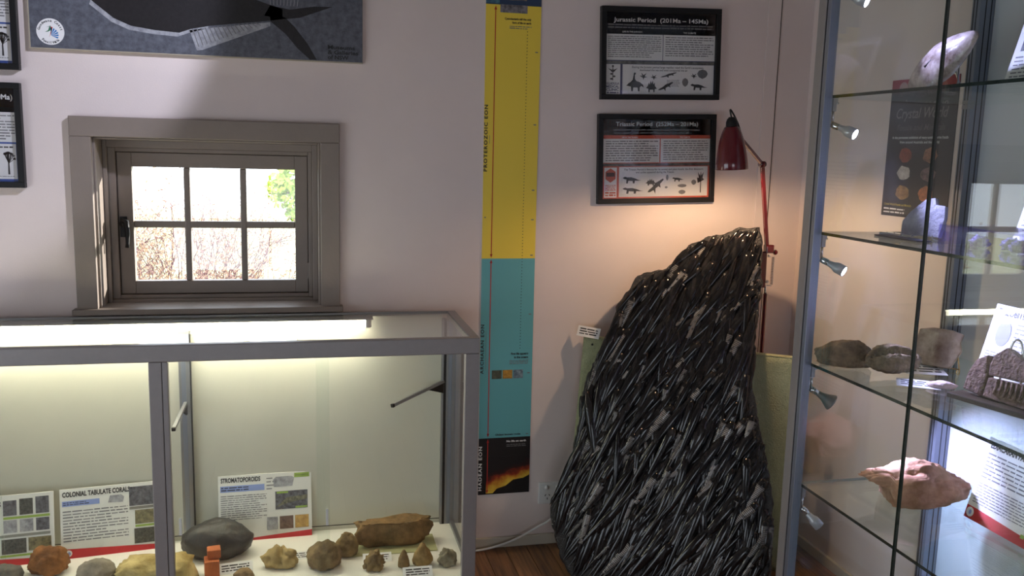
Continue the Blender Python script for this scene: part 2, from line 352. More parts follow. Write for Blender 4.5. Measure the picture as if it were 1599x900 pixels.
for c, r in (((-.45, 0, 2.85), .3), ((-.72, -.1, 2.72), .2), ((.2, .1, 3.0), .4), ((-.15, 0, 3.4), .5), ((-.6, 0, 3.1), .35), ((-.62, -.1, 2.5), .10)):
    br.tube([(0, 0, 1.6), tuple(Vector(c)*.6+Vector((0, 0, .7))), c], [.04, .025, .01], 5)
    for _ in range(300):
        d = Vector((rnd.gauss(0, 1), rnd.gauss(0, 1), rnd.gauss(0, 1))); p = Vector(c)+d.normalized()*r*rnd.random()**.5
        a = Vector((rnd.gauss(0, 1), rnd.gauss(0, 1), rnd.gauss(0, 1)))*.5; a = a.normalized()*.042; b = a.orthogonal().normalized()*.024
        lf.add([p-a, p+b, p+a, p-b], [(0, 1, 2, 3)])
br.obj('branches', BARK, tr, True); tag(lf.obj('foliage', LEAFG, tr), kind='stuff')

# ================================================================== ON THE BACK WALL
# ---- fish fossil panel
t = thing('fish_fossil_panel', 'large grey panel printed with a dark fossil fish above the window', 'wall panel', (0, YB-.014, 0))
FPX0, FPX1, FPZ0, FPZ1 = -.848, .209, 1.832, 2.47
box('panel', (FPX0, 0, FPZ0), (FPX1, .014, FPZ1), mat('panel_edge', srgb(168, 158, 140), .6), t)
P = Print(t); SLATE = photo('slate', srgb(66, 69, 78), srgb(104, 107, 118), 45)
P.rect(FPX0+.004, FPZ0+.004, FPX1-.001, FPZ1, SLATE, 'printed_picture').up()
DARK = photo('fish_dark', srgb(14, 12, 15), srgb(32, 28, 31), 70); HALO = photo('halo', srgb(120, 122, 130), srgb(182, 184, 190), 40)
low = [(-.659, 1.993), (-.594, 1.941), (-.542, 1.919), (-.468, 1.909), (-.392, 1.905), (-.355, 1.919), (-.292, 1.933), (-.192, 1.947), (-.113, 1.958), (-.06, 1.967)]
top = [(-.06, 2.0), (-.145, 2.025), (-.25, 2.09), (-.36, 2.17), (-.48, 2.22), (-.6, 2.22), (-.7, 2.17), (-.78, 2.11), (-.80, 2.07), (-.74, 2.03)]
P.poly([(x-.006, z-.013) for x, z in low[:6]]+[(-.30, 1.925), (-.3, 2.0), (-.5, 2.0), (-.65, 2.02)], HALO)
P.poly([(-.36, 1.915), (-.338, 1.850), (-.32, 1.853), (-.10, 1.942), (-.10, 1.955)], HALO).up()
P.poly(low+top, DARK, 'printed_picture'); P.poly([(-.10, 1.958), (-.05, 1.919), (-.011, 1.873), (.03, 1.838), (.053, 1.838), (.022, 1.891), (-.022, 1.946), (-.05, 1.972), (-.1, 1.99)], DARK, 'printed_picture')
P.poly([(-.12, 1.975), (-.05, 1.968), (-.003, 1.975), (.106, 2.017), (.046, 2.015), (-.035, 2.0), (-.1, 2.01)], DARK, 'printed_picture')
P.poly([(-.4, 2.2), (-.3, 2.3), (-.25, 2.12)], DARK, 'printed_picture').up()
for k in range(16):
    a = k/15; x0 = -.352+.2*a; z0 = 1.919+.033*a; x1 = -.333+.2*a; z1 = 1.862+.08*a
    P.poly([(x0, z0), (x1, z1), (x1+.003, z1+.001), (x0+.004, z0)], GREY, 'printed_strokes')
for k in range(9): P.poly([(-.1+k*.011, 2.012), (-.1+k*.012, 2.07), (-.098+k*.012, 2.07), (-.098+k*.011, 2.012)], flat(srgb(150, 150, 158)), 'printed_strokes')
P.text('Museums', .090, 1.877, .0135, INK, width=.092, bold=.03); P.text('& Galleries', .090, 1.860, .0135, INK, width=.103, bold=.03); P.text('of NSW', .090, 1.843, .0135, INK, width=.070, bold=.03)
cx, cz, rr = -.784, 1.887, .0415
P.poly(blob(cx, cz, rr, rr, 40), WHT, 'printed_roundel').up()
def arctext(P, st, cx, cz, r, a0, a1, h, m, inward=False):
    for i, ch in enumerate(st):
        if ch == ' ': continue
        a = a0+(a1-a0)*i/(len(st)-1); P.text(ch, cx+r*math.cos(a), cz+r*math.sin(a), h, m, align='C', rot=a+(math.pi/2 if inward else -math.pi/2), bold=.03)
arctext(P, 'Gondwana Coast', cx, cz, .031, R(168), R(14), .0075, INK); arctext(P, 'Fossil Walk', cx, cz, .0375, R(228), R(312), .0075, INK, True)
P.poly([(cx-.014, cz+.012), (cx-.002, cz+.016), (cx-.006, cz+.004), (cx-.016, cz-.002), (cx-.006, cz), (cx, cz+.004), (cx+.002, cz+.019)], flat(srgb(40, 110, 70)))
P.poly([(cx+.002, cz+.016), (cx+.007, cz+.014), (cx+.003, cz-.002), (cx-.004, cz-.018), (cx+.001, cz)], RED)
for k in range(6):
    a = R(-30+k*22); P.poly([(cx+.002, cz-.012), (cx+.002+.022*math.cos(a), cz-.010+.022*math.sin(a)), (cx+.002+.022*math.cos(a+.25), cz-.010+.022*math.sin(a+.25))], BLUE, 'printed_strokes')
P.done()

# ---- four framed posters
def jur(P, u0, u1, v0, v1):
    w, h = u1-u0, v1-v0; U = lambda x: u0+x*w; V = lambda y: v0+y*h
    P.rect(u0, v0, u1, v1, NAVY).rect(u0, V(.73), u1, v1, photo('rocky_dark', srgb(30, 32, 30), srgb(74, 80, 76), 30), 'printed_picture').up()
    P.text('Jurassic Period  (201Ma – 145Ma)', U(.5), V(.885), .0155, WHT, width=w*.86, align='C', bold=.015)
    P.lines(U(.02), V(.80), U(.98), V(.865), 2, GREY, .5, .05); P.text('LIFE IN THE JURASSIC', U(.24), V(.755), .006, WHT, align='C'); P.text('THE CLIMATE', U(.76), V(.755), .006, WHT, align='C')
    P.rect(U(.0), V(.42), U(.515), V(.735), PAPER).rect(U(.52), V(.42), U(1), V(.735), PAPER).rect(U(0), V(.375), U(1), V(.41), photo('strip_grey', srgb(60, 62, 60), srgb(130, 130, 126), 50), 'printed_picture')
    P.rect(U(.0), V(.0), U(.135), V(.37), PAPER).rect(U(.155), V(0), U(.995), V(.37), PAPER).up()
    P.lines(U(.02), V(.45), U(.5), V(.72), 11, GREY); P.lines(U(.54), V(.47), U(.985), V(.72), 9, GREY)
    P.text("During the Jurassic period large reptiles ruled the Earth's ecosystem,", U(.57), V(.325), .0075, INK, width=w*.66, align='C'); P.text('dominated the sea and even conquered the air', U(.53), V(.29), .0075, INK, width=w*.44, align='C')
    for k, x, y, a, b in (('sauropod', .19, .04, .16, .23), ('stego', .37, .03, .1, .15), ('marine', .48, .03, .14, .13), ('bird', .31, .18, .07, .09), ('bird', .41, .18, .06, .07), ('marine', .5, .2, .15, .08), ('shell', .7, .1, .06, .11), ('shell', .84, .2, .1, .12), ('lizard', .78, .05, .16, .1), ('bird', .78, .2, .06, .07)): sil(P, k, U(x), V(y), a*w, b*h, INK if k != 'shell' else GREY)
    P.lines(U(.56), V(.1), U(.68), V(.19), 6, GREY, .4)
    P.rect(U(.064), V(.17), U(.071), V(.34), INK).poly(blob(U(.0675), V(.345), .004, .004, 10), INK); P.poly([(U(.025), V(.32)), (U(.06), V(.30)), (U(.0675), V(.315)), (U(.075), V(.30)), (U(.11), V(.32)), (U(.075), V(.27)), (U(.06), V(.27))], INK)
    for k in range(3): P.poly(blob(U(.0675+(.012 if k % 2 else -.012)), V(.25-k*.03), .0055, .0035, 10), INK)
    for i, s_ in enumerate(('ULLADULLA', 'MEDICAL', 'CLINIC')): P.text(s_, U(.0675), V(.12-i*.038), .009, NAVY, width=w*.115, align='C', bold=.03)
    P.lines(U(.015), V(.005), U(.12), V(.035), 1, NAVY, .6, 0)
def tri(P, u0, u1, v0, v1):
    w, h = u1-u0, v1-v0; U = lambda x: u0+x*w; V = lambda y: v0+y*h
    P.rect(u0, v0, u1, v1, ORNG).rect(u0, V(.80), u1, v1, photo('rocky_grey', srgb(84, 86, 84), srgb(140, 142, 140), 40), 'printed_picture').up()
    P.text('Triassic Period  (252Ma – 201Ma)', U(.5), V(.915), .0155, WHT, width=w*.76, align='C', bold=.012)
    P.lines(U(.1), V(.81), U(.9), V(.885), 2, GREY, .45, .1); P.text('LIFE IN THE TRIASSIC', U(.25), V(.765), .005, WHT, align='C'); P.text('THE CLIMATE', U(.76), V(.765), .005, WHT, align='C')
    P.rect(U(.0), V(.455), U(.525), V(.755), PAPER).rect(U(.535), V(.455), U(1), V(.755), PAPER).rect(U(0), V(.41), U(1), V(.445), photo('strip_dark', srgb(50, 46, 42), srgb(120, 112, 104), 50), 'printed_picture')
    P.rect(U(.02), V(.015), U(.135), V(.395), WHT).rect(U(.155), V(.02), U(.985), V(.4), PAPER).up()
    P.lines(U(.03), V(.47), U(.51), V(.74), 9, GREY); P.lines(U(.56), V(.48), U(.98), V(.74), 9, GREY)
    P.text('The Triassic Period is famous for its animal and plant fossils; the first dinosaurs', U(.57), V(.355), .0075, INK, width=w*.74, align='C'); P.text('and turtles appeared during the Triassic.', U(.49), V(.32), .0075, INK, width=w*.36, align='C')
    for k, x, y, a, b in (('lizard', .19, .18, .17, .11), ('lizard', .19, .05, .19, .1), ('stego', .40, .16, .1, .09), ('marine', .42, .03, .15, .22), ('shell', .59, .22, .025, .08), ('lizard', .65, .2, .11, .07), ('shell', .83, .16, .05, .07), ('palm', .885, .06, .07, .28), ('shell', .7, .13, .09, .045), ('shell', .71, .04, .07, .06), ('shell', .58, .12, .03, .03)): sil(P, k, U(x), V(y), a*w, b*h, INK if k not in ('shell',) else GREY)
    hx = [(U(.0775)+.0235*math.cos(R(30+60*k)), V(.295)+.027*math.sin(R(30+60*k))) for k in range(6)]; P.poly(hx, ORNG, 'printed_badge').up().rect(U(.04), V(.28), U(.115), V(.33), flat(srgb(70, 30, 26)))
    P.lines(U(.03), V(.1), U(.125), V(.18), 4, ORNG, .5, 0); P.lines(U(.03), V(.025), U(.125), V(.09), 2, ORNG, .6, 0)
def leftposter(title):
    def f(P, u0, u1, v0, v1):
        w, h = u1-u0, v1-v0; U = lambda x: u0+x*w; V = lambda y: v0+y*h
        P.rect(u0, v0, u1, v1, flat(srgb(52, 84, 160))).rect(u0, V(.80), u1, v1, photo('mossy', srgb(30, 32, 24), srgb(112, 100, 74), 28), 'printed_picture').rect(u0, V(.75), u1, V(.805), BLUE).up()
        if title: P.text('0Ma)', U(.985), V(.885), .0165, WHT, width=.046, align='R', bold=.02)
        P.rect(U(0), V(.43), U(.5), V(.75), PAPER).rect(U(.505), V(.43), U(1), V(.75), PAPER).rect(U(0), V(.03), U(.99), V(.41), PAPER).up()
        P.lines(U(.52), V(.45), U(.99), V(.73), 9, GREY); P.lines(U(.02), V(.45), U(.49), V(.73), 9, GREY)
        x = U(.935); P.poly([(x-.003, V(.08)), (x-.0015, V(.25)), (x+.0015, V(.25)), (x+.003, V(.08))], INK)
        rd = random.Random(9)
        for k in range(16):
            a = rd.uniform(.1, 3.04); P.poly([(x-.001, V(.2)), (x+.001, V(.2)), (x+.02*math.cos(a), V(.24)+.024*math.sin(a)), (x+.02*math.cos(a)-.002, V(.24)+.024*math.sin(a)+.001)], INK, 'printed_strokes')
            P.poly(blob(x+.018*math.cos(a), V(.24)+.022*math.sin(a), .005, .004, 6, rd, .3), GREY, 'printed_strokes')
        P.lines(U(.84), V(.05), U(.97), V(.07), 1, GREY, .4, 0); P.lines(U(.88), V(.36), U(.97), V(.39), 1, INK, .5, 0)
        sil(P, 'lizard', U(.2), V(.1), .1, .05); sil(P, 'palm', U(.6), V(.08), .04, .08)
    return f
fw_, fh_ = .476, .336
picture_frame('black framed Jurassic poster with dark header, upper of the pair by the lamp', (1.083, YB, 1.744), R(-1.85), fw_, fh_, jur)
picture_frame('black framed Triassic poster with orange border, directly beside the red lamp shade', (1.087, YB, 1.355), R(-1.75), fw_, fh_, tri)
picture_frame('black framed poster at the left picture edge, upper of the two', (-.879-fw_, YB, 1.762), 0, fw_, fh_, leftposter(False))
picture_frame('black framed poster with blue band at the left edge, lower of the two', (-.882-fw_, YB, 1.385), 0, fw_, fh_, leftposter(True))

# ---- the tall time line banner
t = thing('timeline_banner', 'tall yellow, teal and black geological time line banner', 'banner', (.658, YB-.003, .219), (0, R(-.25), 0))
BW, BH = .205, 2.2
box('banner_sheet', (0, 0, 0), (BW, .0015, BH), WHITEP, t)
P = Print(t); YEL = mat('print_yellow', srgb(238, 210, 74), .35); TEAL = mat('print_teal', srgb(100, 172, 180), .35); VOLC = mat('print_black', (.012, .011, .012), .35)
zz = lambda z: z-.219
P.rect(0, 0, BW, zz(.447), VOLC); P.rect(0, zz(.447), BW, zz(1.146), TEAL); P.rect(0, zz(1.146), BW, zz(2.063), YEL); P.rect(0, zz(2.063), BW, BH, flat(srgb(40, 60, 90))).up()
def lavamat():
    m, n, b = nt('print_eruption'); b.inputs['Roughness'].default_value = .4; N = n.nodes; L = n.links
    tc = N.new('ShaderNodeTexCoord'); sp = N.new('ShaderNodeSeparateXYZ'); L.new(tc.outputs['Object'], sp.inputs[0])
    ns = N.new('ShaderNodeTexNoise'); ns.inputs['Scale'].default_value = 22; ns.inputs['Detail'].default_value = 7; L.new(tc.outputs['Object'], ns.inputs['Vector'])
    def mth(op, a, c, d=None):
        q = N.new('ShaderNodeMath'); q.operation = op
        for i, v in enumerate((a, c, d)):
            if v is None: continue
            if isinstance(v, (int, float)): q.inputs[i].default_value = v
            else: L.new(v, q.inputs[i])
        return q.outputs[0]
    d = mth('MULTIPLY_ADD', sp.outputs[0], -.36, sp.outputs[2]); d = mth('MULTIPLY_ADD', ns.outputs['Fac'], .075, d); f = mth('MULTIPLY', d, 9)
    r = N.new('ShaderNodeValToRGB'); e = r.color_ramp.elements; e[0].position = .3; e[0].color = srgb(232, 196, 70)+(1,); e[1].position = .98; e[1].color = (.010, .008, .009, 1)
    for p, c in ((.48, (206, 140, 44)), (.62, (150, 52, 24)), (.78, (52, 18, 16))): q = e.new(p); q.color = srgb(*c)+(1,)
    L.new(f, r.inputs[0]); L.new(r.outputs[0], b.inputs['Base Color']); return m
P.rect(.032, .004, BW, .15, lavamat(), 'printed_picture').up()
P.poly([(.055, .0), (.075, .022), (.11, .032), (.14, .055), (.18, .06), (.205, .072), (.205, 0)], VOLC, 'printed_picture').up()
RA = flat(srgb(196, 48, 40)); x = .036
for a, b in ((.004, zz(.447)-.004), (zz(.447)+.004, zz(1.146)-.003), (zz(1.146)+.003, zz(2.063)-.004)):
    P.rect(x-.0016, a+.008, x+.0016, b-.008, RA); P.poly([(x-.005, a+.014), (x, a), (x+.005, a+.014)], RA); P.poly([(x-.005, b-.014), (x+.005, b-.014), (x, b)], RA)
z = zz(.80)
while z < zz(1.98): P.poly(blob(.155, z, .0018, .0018, 6), INK, 'printed_strokes'); z += .0115
for st, z0, z1, m in (('PROTEROZOIC EON', zz(1.469), zz(1.709), INK), ('ARCHAEAN EON', zz(.703), zz(.895), INK), ('HADEAN EON', zz(.236), zz(.415), WHT)):
    P.text(st, .0135, z0, .0125, m, width=z1-z0, rot=math.pi/2, bold=.03, spacing=1.25)
P.rnd = random.Random(2)
for a, b in ((zz(1.57), zz(1.60)), (zz(.72), zz(.87))): P.rect(.021, a, .0225, b, GREY)
P.text('Cyanobacteria still the only', .168, zz(2.012), .0075, INK, width=.098, align='R', bold=.03); P.text('form of life on earth', .168, zz(1.999), .0075, INK, width=.07, align='R', bold=.03); P.lines(.088, zz(1.98), .17, zz(1.993), 2, GREY)
P.text('First life appears', .188, zz(.775), .0085, INK, width=.068, align='R', bold=.03); P.text('in the oceans', .188, zz(.761), .0085, INK, width=.055, align='R', bold=.03); P.lines(.115, zz(.737), .188, zz(.755), 3, GREY)
for i, c in enumerate((photo('b1', srgb(50, 60, 50), srgb(100, 100, 80)), photo('b2', srgb(120, 80, 30), srgb(210, 160, 60)), photo('b3', srgb(40, 60, 80), srgb(150, 170, 180)))): P.rect(.047+i*.042, zz(.682), .085+i*.042, zz(.716), c, 'printed_picture')
P.text('Oldest known rocks', .165, zz(.456), .0075, INK, width=.10, align='R', bold=.03); P.text('No life on earth', .188, zz(.428), .0075, WHT, width=.078, align='R', bold=.03); P.lines(.11, zz(.408), .188, zz(.421), 2, GREY)
P.rect(.053, zz(2.036), .153, zz(2.064), photo('microbes', srgb(60, 56, 60), srgb(150, 146, 150), 60), 'printed_picture').rect(.0, zz(2.066), .05, BH, photo('tl1', srgb(20, 40, 90), srgb(90, 150, 160), 20), 'printed_picture').rect(.06, zz(2.08), .15, zz(2.16), photo('tl2', srgb(30, 50, 90), srgb(180, 160, 120), 20), 'printed_picture')
for z in (1.90, 1.64, 1.40, 1.29, .93, .70, 1.156, .456): P.rect(.186, zz(z), .196, zz(z)+.004, GREY, 'printed_strokes')
P.poly(blob(.01, zz(1.30), .003, .003, 8), GREY); P.done()
t.location.x = .652

# ---- power point and white cable
t = thing('power_outlet', 'white double power outlet low on the wall beside the fossil slab', 'power outlet', (.895, YB, .168))
box('face_plate', (0, -.011, 0), (.112, 0, .088), WHITEPL, t, bevel=.003)
for cxx in (.036, .082):
    MB().tube([(cxx-.004, -.010, .068), (cxx-.004, -.016, .068)], .0085, 16).obj('switch', mat('switch_white', (.85, .85, .84), .25), t, True)
    for dx, dz, ro in ((-.008, .0, .5), (.008, .0, -.5), (0, -.014, 0)):
        q = MB().box((-.0014, -.0116, -.0042), (.0014, -.0108, .0042)).obj('socket_slot', BLACK, t); q.location = (cxx+dx, 0, .036+dz); q.rotation_euler = (0, ro, 0)
pts = [(.50, 3.207, .0045), (.575, 3.205, .0045), (.653, 3.19, .006), (.737, 3.19, .02), (.813, 3.19, .046), (.89, 3.19, .085), (.936, 3.192, .108), (.98, 3.20, .15), (.985, 3.2, .19)]
def smoothpts(p, k=6):
    p = [Vector(q) for q in p]; out = []
    for i in range(len(p)-1):
        a, b, c, d = p[max(i-1, 0)], p[i], p[i+1], p[min(i+2, len(p)-1)]
        for j in range(k):
            s = j/k; out.append(.5*((2*b)+(c-a)*s+(2*a-5*b+4*c-d)*s*s+(3*b-a-3*c+d)*s**3))
    return out+[p[-1]]
tag(MB().tube(smoothpts(pts), .0042, 8).obj('power_cable', WHITEPL, None, True), 'thin white power cable rising from the floor towards the outlet', 'cable')

# ================================================================== THE LOW GLASS CASE
CX0, CX1, CY0, CY1, CZ = -1.382, .545, 2.708, 3.19, .957
t = thing('display_case', 'low aluminium framed glass display case below the window', 'display case', (0, 0, 0)); case = t
box('plinth', (CX0, CY0, 0), (CX1, CY1, .125), mat('plinth_laminate', srgb(190, 186, 178), .5), t)
box('display_floor', (CX0+.01, CY0+.012, .125), (CX1-.01, CY1-.006, .145), WHITEB, t)
pwid_ = .045
for x in (CX0, CX1-pwid_): box('front_post', (x, CY0, .125), (x+pwid_, CY0+.028, CZ-.052), ALUP, t, .002)
box('mullion', (-.446, CY0, .125), (-.409, CY0+.028, CZ-.052), ALUP, t, .002); box('mullion', (-.4085, CY0+.002, .125), (-.392, CY0+.028, CZ-.052), ALUP, t, .002)
box('front_rail', (CX0, CY0, CZ-.052), (CX1, CY0+.028, CZ), ALUP, t, .003)
for x in (CX0, CX1-.030): box('side_rail', (x, CY0+.028, CZ-.026), (x+.030, CY1, CZ), ALU, t, .002)
for x in (CX0, CX1-.016): box('side_rail', (x, CY0+.028, .145), (x+.016, CY1-.02, .160), ALU, t, .001)
box('back_rail', (CX0+.03, CY1-.012, CZ-.012), (CX1-.03, CY1, CZ), ALU, t, .001)
for x0, x1, m in ((.493, .499, ALU), (.4995, .5085, BLACK), (.509, .516, ALU), (.5165, .53, ALUB), (.5305, .545, ALU)):
    box('back_post', (x0, 3.145, .145), (x1, CY1, CZ-.026), m, t)
for x0, x1, m in ((-.42, -.412, ALU), (-.4118, -.397, ALUB), (-.3968, -.384, ALU), (-.3835, -.381, BLACK)): box('back_post', (x0, 3.145, .145), (x1, CY1, CZ-.012), m, t)
for x0, x1 in ((CX0+.02, -.4205), (-.3805, .4925)):
    box('back_panel', (x0, 3.165, .145), (x1, 3.175, CZ-.012), BACKP, t)
    box('panel_gasket', (x0, 3.1655, .160), (x1, 3.1645, .163), BLACK, t)
for x0, x1, y in ((-.391, .075, CY0+.010), (.035, .499, CY0+.018), (CX0+.046, -.86, CY0+.010), (-.90, -.447, CY0+.018)): box('sliding_glass', (x0, y, .146), (x1, y+.005, CZ-.053), GLASS, t)
for x in (.062, -.376, -.88): box('finger_pull', (x, CY0+.006, .36), (x+.008, CY0+.010, .415), mat('clear_acrylic', (.7, .72, .7), .2), t, .001)
box('top_glass', (CX0+.031, CY0+.029, CZ-.010), (CX1-.031, CY1-.013, CZ-.004), GLASS, t)
for x in (CX0+.004, CX1-.009): box('side_glass', (x, CY0+.029, .161), (x+.005, 3.144, CZ-.027), GLASS, t)
for bx_, tip, zb in ((.500, (.300, 2.985), .70), (-.400, (-.417, 2.97), .655)):
    a = Vector((bx_, 3.15, zb)); b = Vector((tip[0], tip[1], zb-.035))
    bt = MB().tube([a, b], .0075, 4).obj('shelf_bracket', ALU, t); MB().tube([b, b+(b-a).normalized()*.008], .0085, 4).obj('end_cap', BLACK, bt)
    c = a.lerp(b, .32); MB().add([a+Vector((0, -.004, -.005)), a+Vector((0, -.004, -.045)), c+Vector((0, 0, -.006)), a+Vector((.006, .002, -.005)), a+Vector((.006, .002, -.045)), c+Vector((.005, .003, -.006))], [(0, 1, 2), (3, 5, 4), (0, 3, 4, 1), (1, 4, 5, 2), (2, 5, 3, 0)]).obj('bracket_web', BLACK, bt)
# tube light under the glass top
t = thing('tube_light', 'lit white fluorescent tube under the display case glass top', 'tube light', (0, 3.105, .931))
MB().tube([(-1.25, 0, 0), (.212, 0, 0)], .012, 14).obj('glowing_tube', emit('tube_glow', (1, .93, .72), 62), t, True)
MB().tube([(.212, 0, 0), (.232, 0, 0)], .0128, 14).obj('end_cap', WHITEPL, t, True); MB().tube([(-1.27, 0, 0), (-1.25, 0, 0)], .0128, 14).obj('end_cap', WHITEPL, t, True)
box('light_shield', (-1.28, -.002, .0128), (.24, .0585, .0148), mat('grey_shield', (.35, .35, .34), .5), t, .0005)  # strip added above and behind the tube to keep its light off the wall
for x in (.215, -1.26): box('lamp_holder', (x, -.004, -.016), (x+.014, .026, .004), WHITEPL, t)

# ---- rocks
def rock(name, label, cat, loc, size, seed, m, rotz=0, boxy=1.0, rough=.22, freq=1.6, flatz=.55, taper=0, fn=None, sub=4, rot=None, fine=.07):
    bm = bmesh.new(); bmesh.ops.create_icosphere(bm, subdivisions=sub, radius=1); off = Vector((seed*7.13, seed*3.7, seed*1.9))
    for v in bm.verts:
        p = v.co.copy()
        if boxy != 1: p = Vector([math.copysign(abs(c)**boxy, c) for c in p])
        d = v.co.normalized(); p *= 1+rough*noise.noise(d*freq+off)+rough*.45*noise.noise(d*freq*2.7+off)+fine*noise.noise(d*9+off)+fine*.6*noise.noise(d*19+off)
        if taper: p.y *= 1-taper*p.x*.5; p.z *= 1-taper*p.x*.5
        if fn: p = fn(p)
        if p.z < -flatz: p.z = -flatz+(p.z+flatz)*.12
        v.co = p
    z0 = min(v.co.z for v in bm.verts); 
    mx = [max(abs(v.co[i]) for v in bm.verts) for i in (0, 1)]; z1 = max(v.co.z for v in bm.verts)
    for v in bm.verts: v.co = Vector((v.co.x/mx[0]*size[0]/2, v.co.y/mx[1]*size[1]/2, (v.co.z-z0)/(z1-z0)*size[2]))
    me = bpy.data.meshes.new(name); bm.to_mesh(me); bm.free(); me.shade_smooth()
    o = link(name, me, m); o.location = loc; o.rotation_euler = rot or (0, 0, rotz)
    if label: tag(o, label, cat)
    return o
def rmat(n, a, b, sc=18, rough=.85, bump=.5, **k): return mat('rock_'+n, srgb(*a), rough, col2=srgb(*b), scale=sc, bump=bump, bscale=sc*3, **k)
ZF = .1455; G = 'fossil rocks in the low case'
def crock(*a, **k):
    o = rock(*a, **k); o['group'] = G; return o
crock('fossil_rock', 'dark grey rock at the far left of the case', 'rock', (-.945, 2.955, ZF), (.12, .08, .05), 1, rmat('dgrey', (74, 72, 70), (112, 110, 106)))
crock('fossil_rock', 'rusty brown lumpy rock in front of the left sign', 'rock', (-.815, 2.985, ZF), (.136, .10, .092), 2, rmat('rust', (84, 50, 22), (150, 98, 52)), rough=.35)
crock('fossil_rock', 'thin tan rock chip before the rusty brown rock', 'rock', (-.83, 2.86, ZF), (.10, .05, .02), 3, rmat('tan', (150, 132, 104), (190, 172, 140)))
crock('fossil_rock', 'smooth grey rock between the rusty rock and the yellow rock', 'rock', (-.655, 2.895, ZF), (.13, .10, .075), 4, rmat('grey', (112, 104, 94), (148, 140, 126)), rough=.15)
def halfcut(p):
    if p.y < -.35: p.y = -.35+(p.y+.35)*.1
    return p
yl = crock('fossil_rock', 'large yellowish fossil with dark cut face behind the mullion', 'rock', (-.47, 2.85, ZF), (.265, .16, .105), 5, rmat('yellow', (150, 128, 72), (206, 186, 130), 14), boxy=.8, rough=.3)
me = MB(); rd = random.Random(4)
me.poly([(-.135, .0), (-.13, .022), (-.08, .032), (-.02, .036), (.05, .04), (.09, .036), (.1, .01), (.098, 0)], 0)
o = me.obj('cut_face', rmat('cutdark', (56, 54, 50), (84, 80, 74)), yl); o.location = (0, -.078, .001); o['label'] = 'dark polished cut face'
sm = o.modifiers.new('thick', 'SOLIDIFY'); sm.thickness = .006
crock('fossil_rock', 'big smooth black rock in front of the right sign', 'rock', (-.298, 3.03, ZF), (.245, .15, .128), 6, rmat('black', (40, 39, 38), (62, 60, 58), 25, .5, .2), rough=.12, flatz=.62, fine=.02, fn=lambda p: Vector((p.x, p.y, p.z*(1-.18*abs(p.x)))))
t = thing('terracotta_block', 'small orange terracotta block standing before the black rock', 'block', (-.297, 2.868, ZF), (0, 0, R(8))); t['group'] = G
BR = mat('terracotta', srgb(176, 96, 52), .8, noise_amt=.12, scale=40, bump=.2)
box('block_body', (-.026, -.02, 0), (.02, .035, .058), BR, t, .003); box('block_step', (-.016, .0, .058), (.026, .04, .088), BR, t, .003)
crock('fossil_rock', 'small brown pebble in front of the folded white label', 'rock', (-.198, 2.835, ZF), (.068, .05, .034), 8, rmat('brown2', (110, 88, 60), (150, 126, 92)))
def hook(p):
    a = math.atan2(p.z, p.x); r = math.hypot(p.x, p.z)
    if abs(p.x-.15) < .25 and p.z > -.2 and p.y < .1: p.y += .55*(1-abs(p.x-.15)/.25)
    return p
crock('fossil_rock', 'tan curved fossil with a groove, left of the round brown rock', 'rock', (-.085, 2.90, ZF), (.136, .085, .076), 9, rmat('tan2', (142, 120, 78), (188, 164, 112)), fn=hook, rough=.34, rotz=R(-15))
crock('fossil_rock', 'round ridged brown rock in the middle of the right bay', 'rock', (.062, 2.875, ZF), (.125, .11, .096), 10, rmat('brown', (84, 68, 46), (140, 118, 82)), rough=.2, fn=lambda p: p*(1-.16*math.exp(-((p.x-.05+.2*p.z)/.12)**2)))
crock('fossil_rock', 'small round brown rock pressed behind the ridged brown rock', 'rock', (.138, 2.945, ZF), (.08, .07, .088), 11, rmat('brown3', (100, 80, 50), (150, 126, 84)), rough=.22)
tag(box('felt_mat', (.145, 2.925, ZF), (.452, 3.06, ZF+.003), mat('sage_felt', srgb(170, 170, 128), .95, noise_amt=.06, scale=60)), 'sage green felt mat under the long slab rock', 'mat')
crock('fossil_slab', 'long flat topped brown slab rock on the green mat', 'rock', (.305, 3.005, ZF+.003), (.285, .10, .092), 12, rmat('slab', (92, 74, 44), (150, 116, 74), 20), boxy=.75, rough=.22, freq=2.4, flatz=.8, fine=.10, rotz=R(4), fn=lambda p: Vector((p.x, p.y*(1+.25*math.sin(p.x*4)), min(p.z, .45)+.07*noise.noise(p*5))))
crock('fossil_rock', 'small twisted brown fossil in front of the white label card', 'rock', (.222, 2.825, ZF), (.078, .06, .066), 13, rmat('twist', (92, 76, 52), (150, 126, 84)), rough=.55, freq=2.1)
crock('fossil_rock', 'slim pointed brown fossil left of the teardrop stone', 'rock', (.321, 2.825, ZF), (.042, .042, .062), 14, rmat('slim', (96, 78, 50), (138, 112, 72)), fn=lambda p: Vector((p.x*(1-.35*p.z), p.y*(1-.35*p.z), p.z)), rough=.15)
crock('fossil_rock', 'tan teardrop shaped fossil near the right case post', 'rock', (.385, 2.832, ZF), (.074, .06, .080), 15, rmat('tear', (120, 96, 58), (176, 146, 96), 24), fn=lambda p: Vector((p.x*(1-.5*max(p.z, -.3)), p.y*(1-.5*max(p.z, -.3)), p.z)), rough=.12)
crock('fossil_rock', 'grey hollow fossil with pale rim beside the right case post', 'rock', (.468, 2.81, ZF), (.074, .06, .062), 16, rmat('greyrim', (80, 74, 58), (168, 160, 136), 12), rough=.4, freq=1.9)
